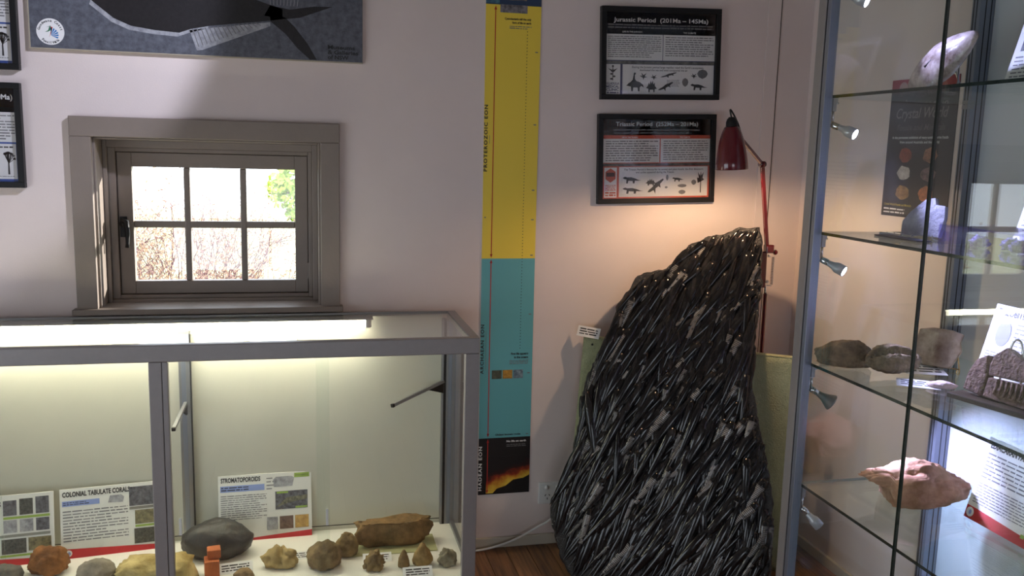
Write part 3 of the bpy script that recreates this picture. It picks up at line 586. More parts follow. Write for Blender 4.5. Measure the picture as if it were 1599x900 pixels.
# ---- label cards
def card(label, loc, w, d, rot, par=None, grp='white label cards in the low case', lines=3, thick=.0012):
    t = thing('label_card', label, 'label', loc, rot, grp); box('card', (-w/2, 0, 0), (w/2, thick, d), WHITEP, t)
    P = Print(t); P.lines(-w*.4, d*.18, w*.4, d*.86, lines, INK, .5, .3); P.done(); return t
card('folded white label card beside the terracotta block', (-.226, 2.875, ZF), .11, .038, (R(-48), 0, R(7)))
card('white label card between the long slab and the twisted fossil', (.238, 2.872, ZF), .098, .038, (R(-60), 0, 0))
card('white label card below the teardrop shaped fossil', (.36, 2.74, ZF), .098, .038, (R(-50), 0, 0))
card('small white label card before the tan curved fossil', (-.02, 2.94, ZF), .06, .03, (R(-55), 0, 0))
# ---- printed signs in the case
def signboard(label, loc, rotz, tilt, fill, w=.322, h=.235, grp='printed fossil signs'):
    t = thing('information_sign', label, 'sign', loc, (R(-tilt), 0, rotz), grp)
    box('board', (0, 0, 0), (w, .005, h), mat('sign_board', (.80, .79, .75), .45), t); P = Print(t); fill(P, w, h); P.done(); return t
CORAL = [photo('coral%d' % i, srgb(*a), srgb(*b), sc) for i, (a, b, sc) in enumerate([((40, 40, 46), (120, 120, 128), 70), ((60, 58, 50), (140, 136, 112), 90), ((70, 66, 50), (150, 140, 104), 60), ((30, 30, 30), (98, 98, 92), 120), ((110, 110, 114), (190, 190, 196), 50), ((80, 60, 54), (130, 104, 90), 90), ((150, 110, 60), (214, 176, 100), 40)])]
def redfoot(P, w, h): P.poly([(0, 0), (w, 0), (w, .016), (0, .034)], RED, 'printed_band').up().poly(blob(.022, .018, .0115, .0115, 20), WHT, 'printed_roundel').up().poly(blob(.024, .017, .005, .006, 10), BLUEBAR)
def strom(P, w, h):
    P.poly([(0, 0), (w, 0), (w, .022), (.16, .012), (.0, .0)], RED, 'printed_band')
    P.text('STROMATOPOROIDS', .009, h-.024, .0165, INK, width=.135, bold=.035); P.rect(.007, h-.058, .158, h-.036, BLUEBAR)
    P.lines(.008, .075, .165, h-.068, 12, GREY, .36); P.up().lines(.010, h-.055, .12, h-.038, 2, INK, .4)
    P.poly([(.19, h-.05), (.255, h-.05), (.262, h-.02), (.252, h-.014), (.198, h-.014), (.188, h-.024)], CORAL[4], 'printed_picture'); P.rect(.262, h-.02, .315, h-.004, GREEN); P.text('Stromatoporoid', .2885, h-.014, .006, INK, width=.046, align='C')
    P.rect(.195, h-.132, .308, h-.067, CORAL[0], 'printed_picture').up().poly([(.197, h-.125), (.235, h-.09), (.306, h-.085), (.306, h-.10), (.24, h-.11)], CORAL[1], 'printed_picture').rect(.20, h-.075, .24, h-.068, GREEN).rect(.265, h-.131, .306, h-.124, GREEN)
    for i, c in enumerate((CORAL[4], CORAL[5], CORAL[6])): P.rect(.155+i*.054 if i else .165, .032, .203+i*.054, .078, c, 'printed_picture')
    P.lines(.165, h-.06, .19, h-.01, 4, GREY, .3)
def corals(title, flip=False):
    def f(P, w, h):
        redfoot(P, w, h); P.text(title, .008, h-.026, .0165, INK, width=.21 if len(title) > 8 else .1, bold=.035); P.rect(.007, h-.058, .122, h-.040, BLUEBAR)
        P.lines(.008, .055, .21, h-.07, 11, GREY, .36, .35); P.up().lines(.010, h-.055, .09, h-.042, 2, INK, .4)
        P.poly([(.148, h-.058), (.195, h-.06), (.199, h-.042), (.19, h-.034), (.155, h-.034)], CORAL[4], 'printed_picture')
        P.rect(.215, h-.078, .305, h-.012, CORAL[0], 'printed_picture').rect(.215, h-.09, .318, h-.081, flat(srgb(130, 126, 118))).rect(.232, h-.142, .297, h-.094, CORAL[2], 'printed_picture').rect(.301, h-.138, .318, h-.098, CORAL[4], 'printed_picture')
        P.rect(.232, h-.152, .318, h-.145, GREEN).rect(.228, .026, .297, h-.157, CORAL[3], 'printed_picture').rect(.301, .03, .318, h-.157, CORAL[4], 'printed_picture')
    return f
def leftcor(P, w, h):
    redfoot(P, w, h); P.text('RALS', .118, h-.036, .0165, INK, width=.048, bold=.035); P.rect(.02, h-.066, .148, h-.048, BLUEBAR); P.lines(.01, .05, .15, h-.08, 10, GREY, .36)
    for i in range(3): P.rect(.172+i*.048, h-.068, .216+i*.048-.004, h-.018+.003*i, CORAL[(0, 3, 0)[i]], 'printed_picture').rect(.172+i*.048, h-.125, .212+i*.048, h-.083, CORAL[(4, 4, 0)[i]], 'printed_picture')
    P.rect(.172, h-.08, .31, h-.072, GREEN).rect(.16, h-.14, .31, h-.131, flat(srgb(140, 140, 132))).rect(.165, .04, .238, h-.146, CORAL[3], 'printed_picture').rect(.244, .045, .312, h-.146, CORAL[2], 'printed_picture').rect(.16, .03, .31, .037, GREEN)
signboard('STROMATOPOROIDS sign with red foot band leaning at the case back', (-.300, 3.118, ZF), R(2), 9, strom)
signboard('COLONIAL TABULATE CORALS sign partly behind the case mullion', (-.802, 3.075, ZF), R(7), 9, corals('COLONIAL TABULATE CORALS'))
signboard('corals sign with nine photos at the left edge of the case', (-1.140, 3.035, ZF), R(6), 9, leftcor)

# ================================================================== FOSSIL SLAB, CLOTH BOARD, LAMP
AN = R(27); U_ = Vector((math.cos(AN), -math.sin(AN), 0)); N_ = Vector((math.sin(AN), math.cos(AN), 0))
OUT = [(.654,1.338),(.67,1.293),(.677,1.141),(.671,1.001),(.668,.896),(.665,.77),(.681,.68),(.721,.548),(.75,.417),(.764,.286),(.768,.111),(.754,0),(.66,0),(.438,0),(.209,0),(.075,0),(.026,.057),(.002,.123),(-.03,.212),(-.036,.258),(-.011,.331),(.029,.43),(.045,.526),(.05,.621),(.059,.717),(.095,.816),(.137,.891),(.15,.94),(.152,1.012),(.206,1.088),(.227,1.133),(.261,1.152),(.331,1.168),(.375,1.206),(.407,1.256),(.463,1.29),(.531,1.31),(.586,1.332)]
slab = thing('orthoceras_slab', 'tall polished black slab of pale banded cone shaped fossils', 'fossil slab', (.88, 2.93, 0.004), (R(-15), 0, -AN))
rnd = random.Random(11); pts = []
for (a, b), (c, d) in zip(OUT, OUT[1:]+OUT[:1]):
    L = math.hypot(c-a, d-b); k = max(1, int(L/.012))
    for j in range(k):
        s = j/k; x, y = a+(c-a)*s, b+(d-b)*s; nx, ny = (d-b)/L, -(c-a)/L
        jit = (noise.noise(Vector((x*30, y*30, 1)))*.008+noise.noise(Vector((x*90, y*90, 4)))*.004) if y > .01 else 0
        pts.append((x+nx*jit, max(0, y+ny*jit)))
n = len(pts); mb = MB(); cxy = (.38, .6)
rings = [(.0, .988), (.004, .997), (.02, 1.0), (.05, 1.004), (.072, .99), (.08, .97)]
for dpt, sc in rings:
    for i, (x, y) in enumerate(pts):
        j = noise.noise(Vector((x*40, y*40, dpt*60)))*.006 if 0 < dpt < .08 else 0
        mb.v.append((cxy[0]+(x-cxy[0])*(sc+j), dpt, max(0, cxy[1]+(y-cxy[1])*(sc+j)) if y > .001 else 0))
for r_ in range(len(rings)-1):
    for i in range(n): q = r_*n; mb.f.append((q+i, q+(i+1) % n, q+n+(i+1) % n, q+n+i))
mb.f.append(tuple(range(n))); mb.f.append(tuple((len(rings)-1)*n+i for i in range(n))[::-1])
MATRIX = mat('slab_matrix', (.005, .005, .006), .3, col2=(.03, .029, .029), scale=130, bump=.6, bscale=170, detail=8)
sb = mb.obj('slab_body', MATRIX, slab)
bmx = bmesh.new(); bmx.from_mesh(sb.data); bmesh.ops.recalc_face_normals(bmx, faces=bmx.faces); bmx.to_mesh(sb.data); bmx.free()
def shellmat(name, pale):
    m, nn, b = nt(name); b.inputs['Roughness'].default_value = .13; b.inputs['Specular IOR Level'].default_value = .42
    tc = nn.nodes.new('ShaderNodeTexCoord'); ob = tc.outputs['Object']; oi = nn.nodes.new('ShaderNodeObjectInfo')
    ns = nn.nodes.new('ShaderNodeTexNoise'); ns.inputs['Scale'].default_value = 55; ns.inputs['Detail'].default_value = 7
    mp = nn.nodes.new('ShaderNodeMapping'); mp.inputs['Scale'].default_value = (1, 1, .22); nn.links.new(ob, mp.inputs[0]); nn.links.new(mp.outputs[0], ns.inputs['Vector'])
    r = nn.nodes.new('ShaderNodeValToRGB'); e = r.color_ramp.elements
    e[0].position = .45; e[0].color = (.004, .004, .005, 1); e[1].position = .85; e[1].color = (.035, .034, .034, 1); nn.links.new(ns.outputs['Fac'], r.inputs[0])
    colr = r.outputs[0]
    if pale:
        wv = nn.nodes.new('ShaderNodeTexWave'); wv.bands_direction = 'Z'; wv.inputs['Scale'].default_value = 52; wv.inputs['Distortion'].default_value = 2.2; wv.inputs['Detail'].default_value = 3; nn.links.new(ob, wv.inputs['Vector'])
        r2 = nn.nodes.new('ShaderNodeValToRGB'); e = r2.color_ramp.elements; e[0].position = .15; e[0].color = (.03, .03, .03, 1); e[1].position = .5; e[1].color = pale+(1,); nn.links.new(wv.outputs['Fac'], r2.inputs[0])
        n3 = nn.nodes.new('ShaderNodeTexNoise'); n3.inputs['Scale'].default_value = 70; nn.links.new(ob, n3.inputs['Vector'])
        mx = nn.nodes.new('ShaderNodeMix'); mx.data_type = 'RGBA'
        st = nn.nodes.new('ShaderNodeMapRange'); st.inputs[1].default_value = .5; st.inputs[2].default_value = .66; nn.links.new(n3.outputs['Fac'], st.inputs[0]); nn.links.new(st.outputs[0], mx.inputs[0])
        nn.links.new(r2.outputs[0], mx.inputs[6]); nn.links.new(colr, mx.inputs[7]); colr = mx.outputs[2]
    nn.links.new(colr, b.inputs['Base Color']); return m
BLK = shellmat('black_fossil', None); PALES = [shellmat('pale_fossil', (.30, .29, .275)), shellmat('grey_fossil', (.17, .165, .16))]
def shell(L, w, prof, pale_from=None, pal=0, hgt=.55):
    """half cone lying on the slab, tip down: local z along the shell, -y out of the slab"""
    mb = MB(); K = 5; fm = []
    for t_, r_ in prof:
        for k in range(K+1):
            a = math.pi*k/K; mb.v.append((-math.cos(a)*r_*w/2, -math.sin(a)*r_*w/2*hgt*2*.62, t_*L))
    for i in range(len(prof)-1):
        for k in range(K):
            q = i*(K+1)+k; mb.f.append((q, q+1, q+K+2, q+K+1)); fm.append(1 if pale_from is not None and pale_from[0] <= prof[i][0] < pale_from[1] else 0)
    b = (len(prof)-1)*(K+1); mb.f.append(tuple(b+k for k in range(K+1))); fm.append(0)
    me = bpy.data.meshes.new('fossil_shell'); me.from_pydata(mb.v, [], mb.f); me.materials.append(BLK)
    if pale_from is not None: me.materials.append(PALES[pal])
    me.shade_smooth(); me.polygons.foreach_set('material_index', fm); me.update(); return me
spind = [(0, .03), (.12, .3), (.3, .62), (.5, .9), (.65, 1), (.82, .8), (.93, .42), (1, .05)]
cone = [(0, .04), (.2, .34), (.42, .6), (.44, .64), (.62, .8), (.64, .84), (.86, 1), (.9, .97), (1, .78)]
BM = [shell(.30, .042, spind, hgt=.6), shell(.24, .034, spind, hgt=.45), shell(.22, .046, spind, hgt=.4), shell(.36, .036, spind, hgt=.7), shell(.26, .036, cone, hgt=.5), shell(.32, .026, spind, hgt=.8)]
PM = [shell(.20, .034, cone, (.15, .8), 0, .4), shell(.24, .028, cone, (.4, .9), 0, .4), shell(.15, .028, cone, (.0, .9), 1, .4), shell(.2, .026, cone, (.42, .62), 0, .4), shell(.17, .03, cone, (.1, .85), 1, .4), shell(.22, .024, cone, (.2, .6), 1, .4), shell(.24, .022, spind, (.5, .9), 1, .4)]
def inside(x, y):
    c = False; j = len(OUT)-1
    for i in range(len(OUT)):
        (xi, yi), (xj, yj) = OUT[i], OUT[j]
        if (yi > y) != (yj > y) and x < (xj-xi)*(y-yi)/(yj-yi)+xi: c = not c
        j = i
    return c
rest = MB(); cnt = 0; tries = 0; placed = []
while len(placed) < 800 and tries < 60000:
    tries += 1; x, y = rnd.uniform(-.04, .78), rnd.uniform(-.02, 1.34)
    if not inside(x, y): continue
    ang = R(rnd.gauss(62, 9)) if rnd.random() < .88 else R(rnd.gauss(80, 10))
    pale = rnd.random() < .17
    me = rnd.choice(PM if pale else BM); sc = rnd.uniform(.7, 1.1) if tries < 14000 else rnd.uniform(.3, .65); L = max(v.co.z for v in me.vertices)*sc
    dx, dy = math.cos(ang), math.sin(ang); e0 = (x-dx*L/2, y-dy*L/2); e1 = (x+dx*L/2, y+dy*L/2)
    mrg = .004
    if not (inside(e0[0]-mrg*.6, e0[1]) and inside(e1[0]+mrg*.6, e1[1]) and inside(e0[0]+mrg, e0[1]-mrg*.5) and inside(e1[0]-mrg, e1[1]+mrg*.5)): continue
    if any((x-p)**2+(y-q)**2 < (.021 if tries < 14000 else .017)**2 for p, q in placed): continue
    placed.append((x, y)); lift = rnd.uniform(-.006, .001) if not pale else rnd.uniform(-.012, -.006)
    tl = rnd.uniform(-3, 3)
    Mx = Matrix.Translation((e0[0], lift, e0[1])) @ Matrix.Rotation(math.pi/2-ang, 4, 'Y') @ Matrix.Rotation(R(tl), 4, 'X') @ Matrix.Scale(sc, 4)
    if cnt < 300 and (pale or rnd.random() < .35):
        o = link('fossil_shell', me, None, slab); o.matrix_local = Mx; cnt += 1
    else:
        base = len(rest.v); rest.v += [tuple(Mx @ v.co) for v in me.vertices]; rest.f += [tuple(i+base for i in p.vertices) for p in me.polygons]
tag(rest.obj('fossil_shells', BLK, slab, True), kind='stuff')

# ---- board in green cloth behind the slab
CLOTH = mat('green_wool_cloth', srgb(176, 182, 146), .95, noise_amt=.10, scale=90, bump=.7, bscale=260, stretch=(1, 1, .6))
t = thing('cloth_board', 'upright board draped in sage green wool behind the fossil slab', 'board', (1.05, 3.19, 0), (0, 0, -AN))
BL = .775; mb = MB(); nu, nv = 60, 30
for j in range(nv+1):
    for i in range(nu+1):
        u = i/nu; v = j/nv; sw = (1-v); x = -.045*sw+u*(BL+.05*sw)
        mb.v.append((x, -.012-.006*math.sin(u*31+v*2)*sw-.004*math.sin(u*13+1)*sw, .848*v-.02*u*v))
for j in range(nv):
    for i in range(nu): q = j*(nu+1)+i; mb.f.append((q, q+1, q+nu+2, q+nu+1))
o = mb.obj('cloth', CLOTH, t, True); sm = o.modifiers.new('thick', 'SOLIDIFY'); sm.thickness = .004; sm.offset = -1
mb = MB()
for j in range(5):
    for i in range(nu+1):
        u = i/nu; a = j/4; mb.v.append((u*BL, -.013+.034*a, .848-.02*u+.004*math.sin(a*math.pi)))
for j in range(4):
    for i in range(nu): q = j*(nu+1)+i; mb.f.append((q, q+1, q+nu+2, q+nu+1))
mb.obj('cloth_top_fold', CLOTH, t, True)
box('backing_board', (.004, -.006, 0), (BL-.004, .018, .82), mat('pine_board', srgb(180, 150, 110), .7), t)
MB().tube([(.035, -.014, .822), (.035, -.020, .822)], .004, 8).obj('tack', BLACK, t)
card('white label card on top of the green cloth board', (1.052, 3.158, .851), .088, .042, (R(-30), R(5), -AN-R(6)), grp=None)

# ---- red spring arm lamp
LY = 2.985; t = thing('floor_lamp', 'dark red spring arm lamp shining down beside the fossil slab', 'lamp', (1.695, LY, 0))
REDM = mat('dark_red_enamel', srgb(92, 14, 26), .2, coat=.5); ox = -1.695
q = lambda x, z, y=0: Vector((x+ox, y, z))
MB().lathe([(0, 0), (.052, 0), (.055, .004), (.055, .016), (.048, .022), (.012, .026), (.0, .026)], 28).obj('base', REDM, t, True)
MB().tube([q(1.695, .02), q(1.689, 1.04)], .0078, 12).obj('pole', REDM, t, True)
MB().tube([q(1.689, 1.04), q(1.687, 1.075)], .005, 10).obj('joint_pin', CHROME, t, True)
br_ = box('bracket', (1.667+ox, -.012, 1.065), (1.701+ox, .012, 1.20), REDM, t, .004); br_.rotation_euler = (0, R(-1), 0)
box('bracket', (1.674+ox, -.014, 1.195), (1.706+ox, .014, 1.226), REDM, t, .004)
for zz_, r_ in ((1.088, .006), (1.185, .005)): MB().tube([q(1.686, zz_, -.012), q(1.686, zz_, -.017)], r_, 12).obj('rivet', WHITEPL, t, True)
MB().tube([q(1.70, 1.198), q(1.715, 1.197)], .004, 8).obj('knob_shaft', REDM, t, True); MB().lathe([(0, 0), (.009, .0), (.010, .006), (.006, .012), (0, .013)], 12, Matrix.Translation(q(1.714, 1.197)) @ Matrix.Rotation(R(90), 4, 'Y')).obj('knob', REDM, t, True)
for xs_ in (1.664, 1.711):
    pts = [q(xs_, 1.075+.105*k/160)+Vector((.0055*math.cos(k*.98), .0055*math.sin(k*.98), 0)) for k in range(161)]
    s_ = MB().tube(pts, .0012, 4).obj('spring', CHROME, t, True); MB().tube([q(xs_, 1.07), q(1.686, 1.072)], .0025, 6).obj('spring_hook', CHROME, s_)
def lp(x, z, y): return Vector((x*y/2.98+ox, y-LY, 1.55+(z-1.55)*y/2.98))
YE, YS = 2.92, 2.81
elb = lp(1.637, 1.522, YE); tipa = lp(1.552, 1.605, YS)
MB().tube([q(1.682, 1.215), elb], .0085, 4).obj('lower_arm', REDM, t)
MB().tube([elb+Vector((0, -.012, 0)), elb+Vector((0, .012, 0))], .011, 12).obj('elbow', REDM, t, True)
MB().tube([elb, tipa], .0072, 4).obj('upper_arm', REDM, t)
SM = Matrix.Translation(lp(1.517, 1.500, YS)) @ Matrix.Rotation(R(-4), 4, 'Y') @ Matrix.Scale(.97, 4)
MB().lathe([(.0565, 0), (.0575, .002), (.055, .03), (.050, .065), (.043, .10), (.034, .128), (.026, .146), (.022, .150), (.0205, .148), (.024, .143), (.032, .126), (.041, .098), (.048, .064), (.053, .03), (.0555, .002), (.0565, 0)], 40, SM).obj('shade', [REDM], t, True)
MB().lathe([(.021, .148), (.020, .165), (.016, .175), (.010, .182), (0, .183)], 24, SM).obj('socket_cap', BLACK, t, True)
MB().lathe([(0, .028), (.012, .030), (.022, .05), (.024, .068), (.016, .095), (.011, .125), (.011, .147), (0, .147)], 20, SM).obj('bulb', emit('warm_bulb', (1, .7, .4), 20), t, True)
MB().tube(smoothpts([lp(1.505, 1.678, YS), lp(1.496, 1.712, YS), lp(1.508, 1.700, YS), lp(1.528, 1.668, YS), lp(1.545, 1.630, YS+.01), lp(1.560, 1.600, YS+.01)]), .0028, 6).obj('cord', BLACK, t, True)
gl = lp(1.515, 1.500, YS)+Vector((-ox, LY, .0155))
light('lamp_glow', 'POINT', gl, 12, (1, .66, .38), shadow_soft_size=.012)

# ================================================================== THE TALL CABINET
KX0, KX1, KY0, KY1 = 1.385, 1.925, 1.30, 2.262
cab = thing('glass_cabinet', 'tall aluminium framed glass cabinet with glass shelves on the right', 'cabinet', (0, 0, 0))
box('base', (KX0, KY0, 0), (KX1, KY1, .12), mat('cabinet_base', srgb(120, 120, 122), .5), cab); box('top', (KX0, KY0, 2.16), (KX1, KY1, 2.22), ALUB, cab)
def post(x0, y0, sx, sy):
    box('post', (x0, y0, .12), (x0+sx*.03, y0+sy*.03, 2.16), ALUP, cab, .002)
# corner posts: side extrusion, dark groove, glazing bead
PA = (KX0, KY1)
box('corner_post', (KX0-.002, KY1-.032, .12), (KX0+.028, KY1+.004, 2.16), ALUP, cab, .0015)
box('post_groove', (KX0+.001, KY1-.037, .12), (KX0+.026, KY1-.032, 2.16), GROOVE, cab); box('glazing_bead', (KX0, KY1-.054, .12), (KX0+.026, KY1-.037, 2.16), ALUB, cab, .001)
box('corner_post', (KX1-.055, KY1-.03, .12), (KX1, KY1+.002, 2.16), ALUB, cab)
for x in (KX1-.038, KX1-.020, KX1-.008): box('post_groove', (x, KY1-.0306, .12), (x+.003, KY1-.029, 2.16), GROOVE, cab)
for y in (KY1-.018, KY1-.006): box('post_groove', (KX1-.0556, y, .12), (KX1-.054, y+.003, 2.16), GROOVE, cab)
for x0 in (KX0, KX1-.03): box('corner_post', (x0, KY0, .12), (x0+.03, KY0+.03, 2.16), ALUP, cab, .002)
DS = 1.770
for y0, y1 in ((KY0+.031, DS-.001), (DS+.001, KY1-.055)):
    d = box('glass_door', (KX0+.010, y0, .122), (KX0+.016, y1, 2.158), GLASS, cab)
    e_ = DS-.001 if y0 < DS-.1 else DS+.001
    box('door_edge', (KX0+.0095, e_-(.0022 if y0 < DS-.1 else -.0002), .122), (KX0+.0165, e_+(.0002 if y0 < DS-.1 else -.0002+.0022), 2.158), EDGE, cab)
box('end_glass', (KX0+.029, KY1-.012, .122), (KX1-.056, KY1-.007, 2.158), GLASS, cab)
box('back_panel', (KX1-.008, KY0+.031, .122), (KX1-.003, KY1-.031, 2.158), mat('cabinet_back', srgb(200, 202, 204), .25, noise_amt=.02, scale=3), cab)
SH = [1.72, 1.346, .97, .608, .24]
for z in SH:
    s_ = box('glass_shelf', (KX0+.026, KY0+.034, z-.008), (KX1-.012, KY1-.037, z), SHELFGLASS, cab)
    box('shelf_edge', (KX0+.0245, KY0+.034, z-.008), (KX0+.0258, KY1-.037, z), EDGE, s_); box('shelf_edge', (KX0+.026, KY1-.0372, z-.008), (KX1-.012, KY1-.036, z), mat('glass_edge_pale', srgb(120, 140, 134), .2), s_)
    for x in (KX0+.032, KX1-.07): box('shelf_clip', (x, KY1-.037, z-.02), (x+.022, KY1-.014, z-.0085), ALU, s_)
# LED spots on the corner post under each shelf
LEDM = emit('led_face', (.80, .82, 1), 30)
for i, (zt, on, dirv) in enumerate([(2.06, 1, (.55, -.75, -.40)), (1.712, 1, (.46, -.78, -.36)), (1.338, 1, (.50, -.72, -.36)), (.962, 1, (.62, -.25, -.42)), (.600, 0, (.55, -.40, -.62))]):
    lb = ('top', 'second', 'third', 'fourth', 'lowest')[i]
    base = Vector((KX0+.036, KY1-.045, zt)); t = thing('led_spot', 'small silver swivel LED spot on the cabinet post, %s from above' % lb if i < 4 else 'lowest small silver swivel LED spot on the cabinet post', 'spotlight', base, group='LED spots on the cabinet post')
    if i == 0: t['label'] = 'topmost small silver swivel LED spot on the cabinet post'
    box('mount', (-.006, -.006, -.035), (.006, .006, 0), ALU, t, .001); MB().tube([(0, 0, -.03), (.0, 0, -.068)], .0035, 8).obj('stem', CHROME, t, True)
    MB().tube([(.005, 0, -.012), (.014, 0, -.012)], .003, 8).obj('screw', CHROME, t, True)
    d = Vector(dirv).normalized(); j = Vector((.004, -.002, -.072)); Mh = Matrix.Translation(j) @ d.to_track_quat('Z', 'Y').to_matrix().to_4x4()
    MB().lathe([(0, -.008), (.008, -.006), (.0095, 0), (.009, .016), (.0075, .018)], 16, Mh).obj('swivel', CHROME, t, True)
    hm = mat('led_silver', srgb(200, 200, 206), .3, metal=.3) if i != 3 else mat('shaded_bulb', srgb(120, 124, 122), .35, metal=.4)
    prof = [(.006, .016), (.0085, .02), (.0105, .034), (.014, .04), (.0155, .045), (.0155, .068), (.0135, .068)] if i != 3 else [(.008, .016), (.010, .03), (.012, .038), (.024, .062), (.0245, .066), (.022, .066)]
    MB().lathe(prof, 20, Mh).obj('lamp_head', hm, t, True)
    r_ = prof[-1][0]
    MB().lathe([(0, .0665 if i != 3 else .064), (r_, .067 if i != 3 else .0645)], 20, Mh).obj('lens', LEDM, t)
    pos = base+j+d*.075
    light('led_beam', 'SPOT', pos, (9, 20, 30, 45, 10)[i], (.52, .54, 1), aim=tuple(pos+d), spot_size=R(72), spot_blend=.6, shadow_soft_size=.012)
# ---- contents, shelf by shelf
def easel(label, loc, rotz, w, h, m=None, grp='small wire easels'):
    m = m or mat('steel_wire', (.5, .5, .52), .25, metal=1); t = thing('wire_easel', label, 'easel', loc, (0, 0, rotz), grp); r_ = .0022
    for s_ in (-1, 1): MB().tube(smoothpts([(s_*w/2, -.05, .014), (s_*w/2, -.046, .003), (s_*w/2, .0, .003), (s_*w/2*.55, .022, h*.9), (s_*w/2*.1, .024, h)], 5), r_, 6).obj('wire_arm', m, t, True)
    MB().tube([(-w/2, 0, .006), (w/2, 0, .006)], r_, 6).obj('cross_wire', m, t); MB().tube([(0, .022, h*.95), (0, .075, .003)], r_, 6).obj('rear_leg', m, t); return t
e = .0005
# shelf 1
z = SH[0]+e
SHELLM = mat('nacre', srgb(84, 58, 44), .25, col2=srgb(226, 210, 206), scale=16, bump=.25, coat=.4)
def almond(p):
    s_, c = p.y, p.z*.46*(1-.42*max(0, p.y)**1.3); th = R(32)
    return Vector((p.x*.30*(1-.3*abs(s_)), -(s_*math.cos(th)-c*math.sin(th)), s_*math.sin(th)+c*math.cos(th)))
o = rock('polished_ammonite', 'oval polished nacreous fossil standing on the top cabinet shelf', 'fossil', (1.60, 2.04, z+.008), (.05, .225, .145), 21, SHELLM, rough=.03, flatz=3, fine=.012, sub=5, rot=(0, R(8), R(0)), fn=almond)
MB().tube([(-.018, .035, .062), (-.020, .012, .078)], [.006, .005], 6).obj('dark_slot', mat('slot_dark', (.02, .018, .02), .5), o, True)
easel('wire easel holding the oval polished fossil on the top shelf', (1.615, 2.04, z), R(-85), .10, .10)
def gensign(title, head=True, red=True):
    def f(P, w, h):
        if red: P.poly([(0, 0), (w, 0), (w, .020), (.03, .034), (0, .034)], RED, 'printed_band').up().poly(blob(.016, .018, .013, .013, 20), WHT, 'printed_roundel').up().poly(blob(.017, .018, .005, .007, 8), BLUEBAR)
        P.text(title, .012, h-.026, .017, INK, width=.0098*len(title), bold=.035)
        if head: P.poly(blob(.05, h-.072, .024, .034, 18), GREY)
        P.lines(.085 if head else .012, h-.11, w-.01, h-.036, 7, GREY, .36); P.lines(.012, .045, w-.01, h-.12, 8, GREY, .36)
        P.rect(w*.62, .02, w*.66, .03, GREEN)
    return f
def cabsign(label, y, z, fill, x=1.71, tilt=16, **k): return signboard(label, (x, y, z), R(-90), tilt, fill, w=.30, h=.225, grp='signs leaning inside the tall cabinet', **k)
def topsign(P, w, h): P.rect(.02, .11, .13, .2, CORAL[0], 'printed_picture').lines(.012, .02, w-.01, .10, 8, GREY, .36)
cabsign('sign with grey photo leaning on the top cabinet shelf', 1.955, z, topsign, x=1.72)
# shelf 2
z = SH[1]+e
mb = MB(); ol = [(-.065, 0), (-.068, .035), (-.05, .062), (-.012, .098), (.012, .102), (.018, .085), (.045, .082), (.05, .05), (.045, 0)]
for y in (-.007, .007): mb.v += [(u, y, v) for u, v in ol]
k = len(ol); mb.f = [tuple(range(k)), tuple(range(2*k-1, k-1, -1))]+[(i, i+k, (i+1) % k+k, (i+1) % k) for i in range(k)]
o = mb.obj('fossil_plate', rmat('paleplate', (128, 126, 140), (168, 166, 178), 30)); o.location = (1.60, 2.03, z+.006); o.rotation_euler = (R(-12), 0, R(-72)); tag(o, 'pale stone plate on a small easel, second cabinet shelf', 'fossil')
easel('wire easel holding the pale stone plate on the second shelf', (1.613, 2.03, z), R(-72), .09, .085)
tag(box('label_strip', (1.50, 1.93, z), (1.545, 2.10, z+.004), mat('dark_label', (.03, .03, .05), .4)), 'dark label strip lying before the pale stone plate', 'label')
t = thing('acrylic_stand', 'clear acrylic stand with violet crystals on the second shelf', 'stand', (1.60, 1.76, z), (0, 0, R(-90)))
AC = glass('violet_acrylic', (.72, .70, .93), .06)
box('stand_top', (-.13, -.07, .045), (.13, .07, .05), AC, t); box('stand_leg', (-.13, -.07, 0), (-.125, .07, .045), AC, t); box('stand_leg', (.125, -.07, 0), (.13, .07, .045), AC, t)
for p, s_ in (((-.06, -.01), 31), ((.01, .015), 32), ((.07, -.015), 33)):
    c = rock('crystal_cluster', ('violet crystal cluster at the left of the acrylic stand', 'violet crystal cluster in the middle of the acrylic stand', 'violet crystal cluster at the right of the acrylic stand')[s_-31], 'crystal', (1.60+p[1], 1.76-p[0], z+.0005), (.05, .045, .032), s_, mat('amethyst', srgb(96, 70, 150), .12, col2=srgb(190, 176, 220), scale=40, bump=.8, coat=.5), rough=.5, freq=4, sub=3); c['group'] = 'violet crystals under the stand'
cabsign('plain white text sheet leaning on the second cabinet shelf', 1.885, z, lambda P, w, h: P.lines(.012, .02, w-.01, h-.02, 14, GREY, .36), x=1.74)
# shelf 3
z = SH[2]+e
BROWN = rmat('nodule', (92, 74, 56), (150, 128, 100), 30, bump=.9)
o = rock('fossil_nodule', 'dark brown long nodule at the back of the third shelf', 'fossil', (1.482, 2.165, z), (.16, .085, .078), 22, BROWN, rough=.16, rotz=R(-25), taper=-.3, freq=2)
def trough(p):
    if p.z > .1 and abs(p.y) < .4: p.z -= .7*(1-abs(p.y)/.4)*(.9+.25*math.sin(p.x*26))*min(1, (1-abs(p.x))*3)
    return p
o = rock('fossil_nodule', 'brown split nodule half with ridged hollow, nearer the front', 'fossil', (1.562, 2.062, z+.0225), (.155, .09, .060), 23, BROWN, rough=.14, rot=(R(28), 0, R(-12)), fn=trough, sub=5)
card('white label card behind the split nodule on the third shelf', (1.665, 2.045, z), .11, .075, (R(-82), 0, R(-20)), grp='label cards on the third shelf')
card('white label card in front of the split nodule on the third shelf', (1.545, 1.925, z), .105, .06, (R(-84), 0, R(-35)), grp='label cards on the third shelf')
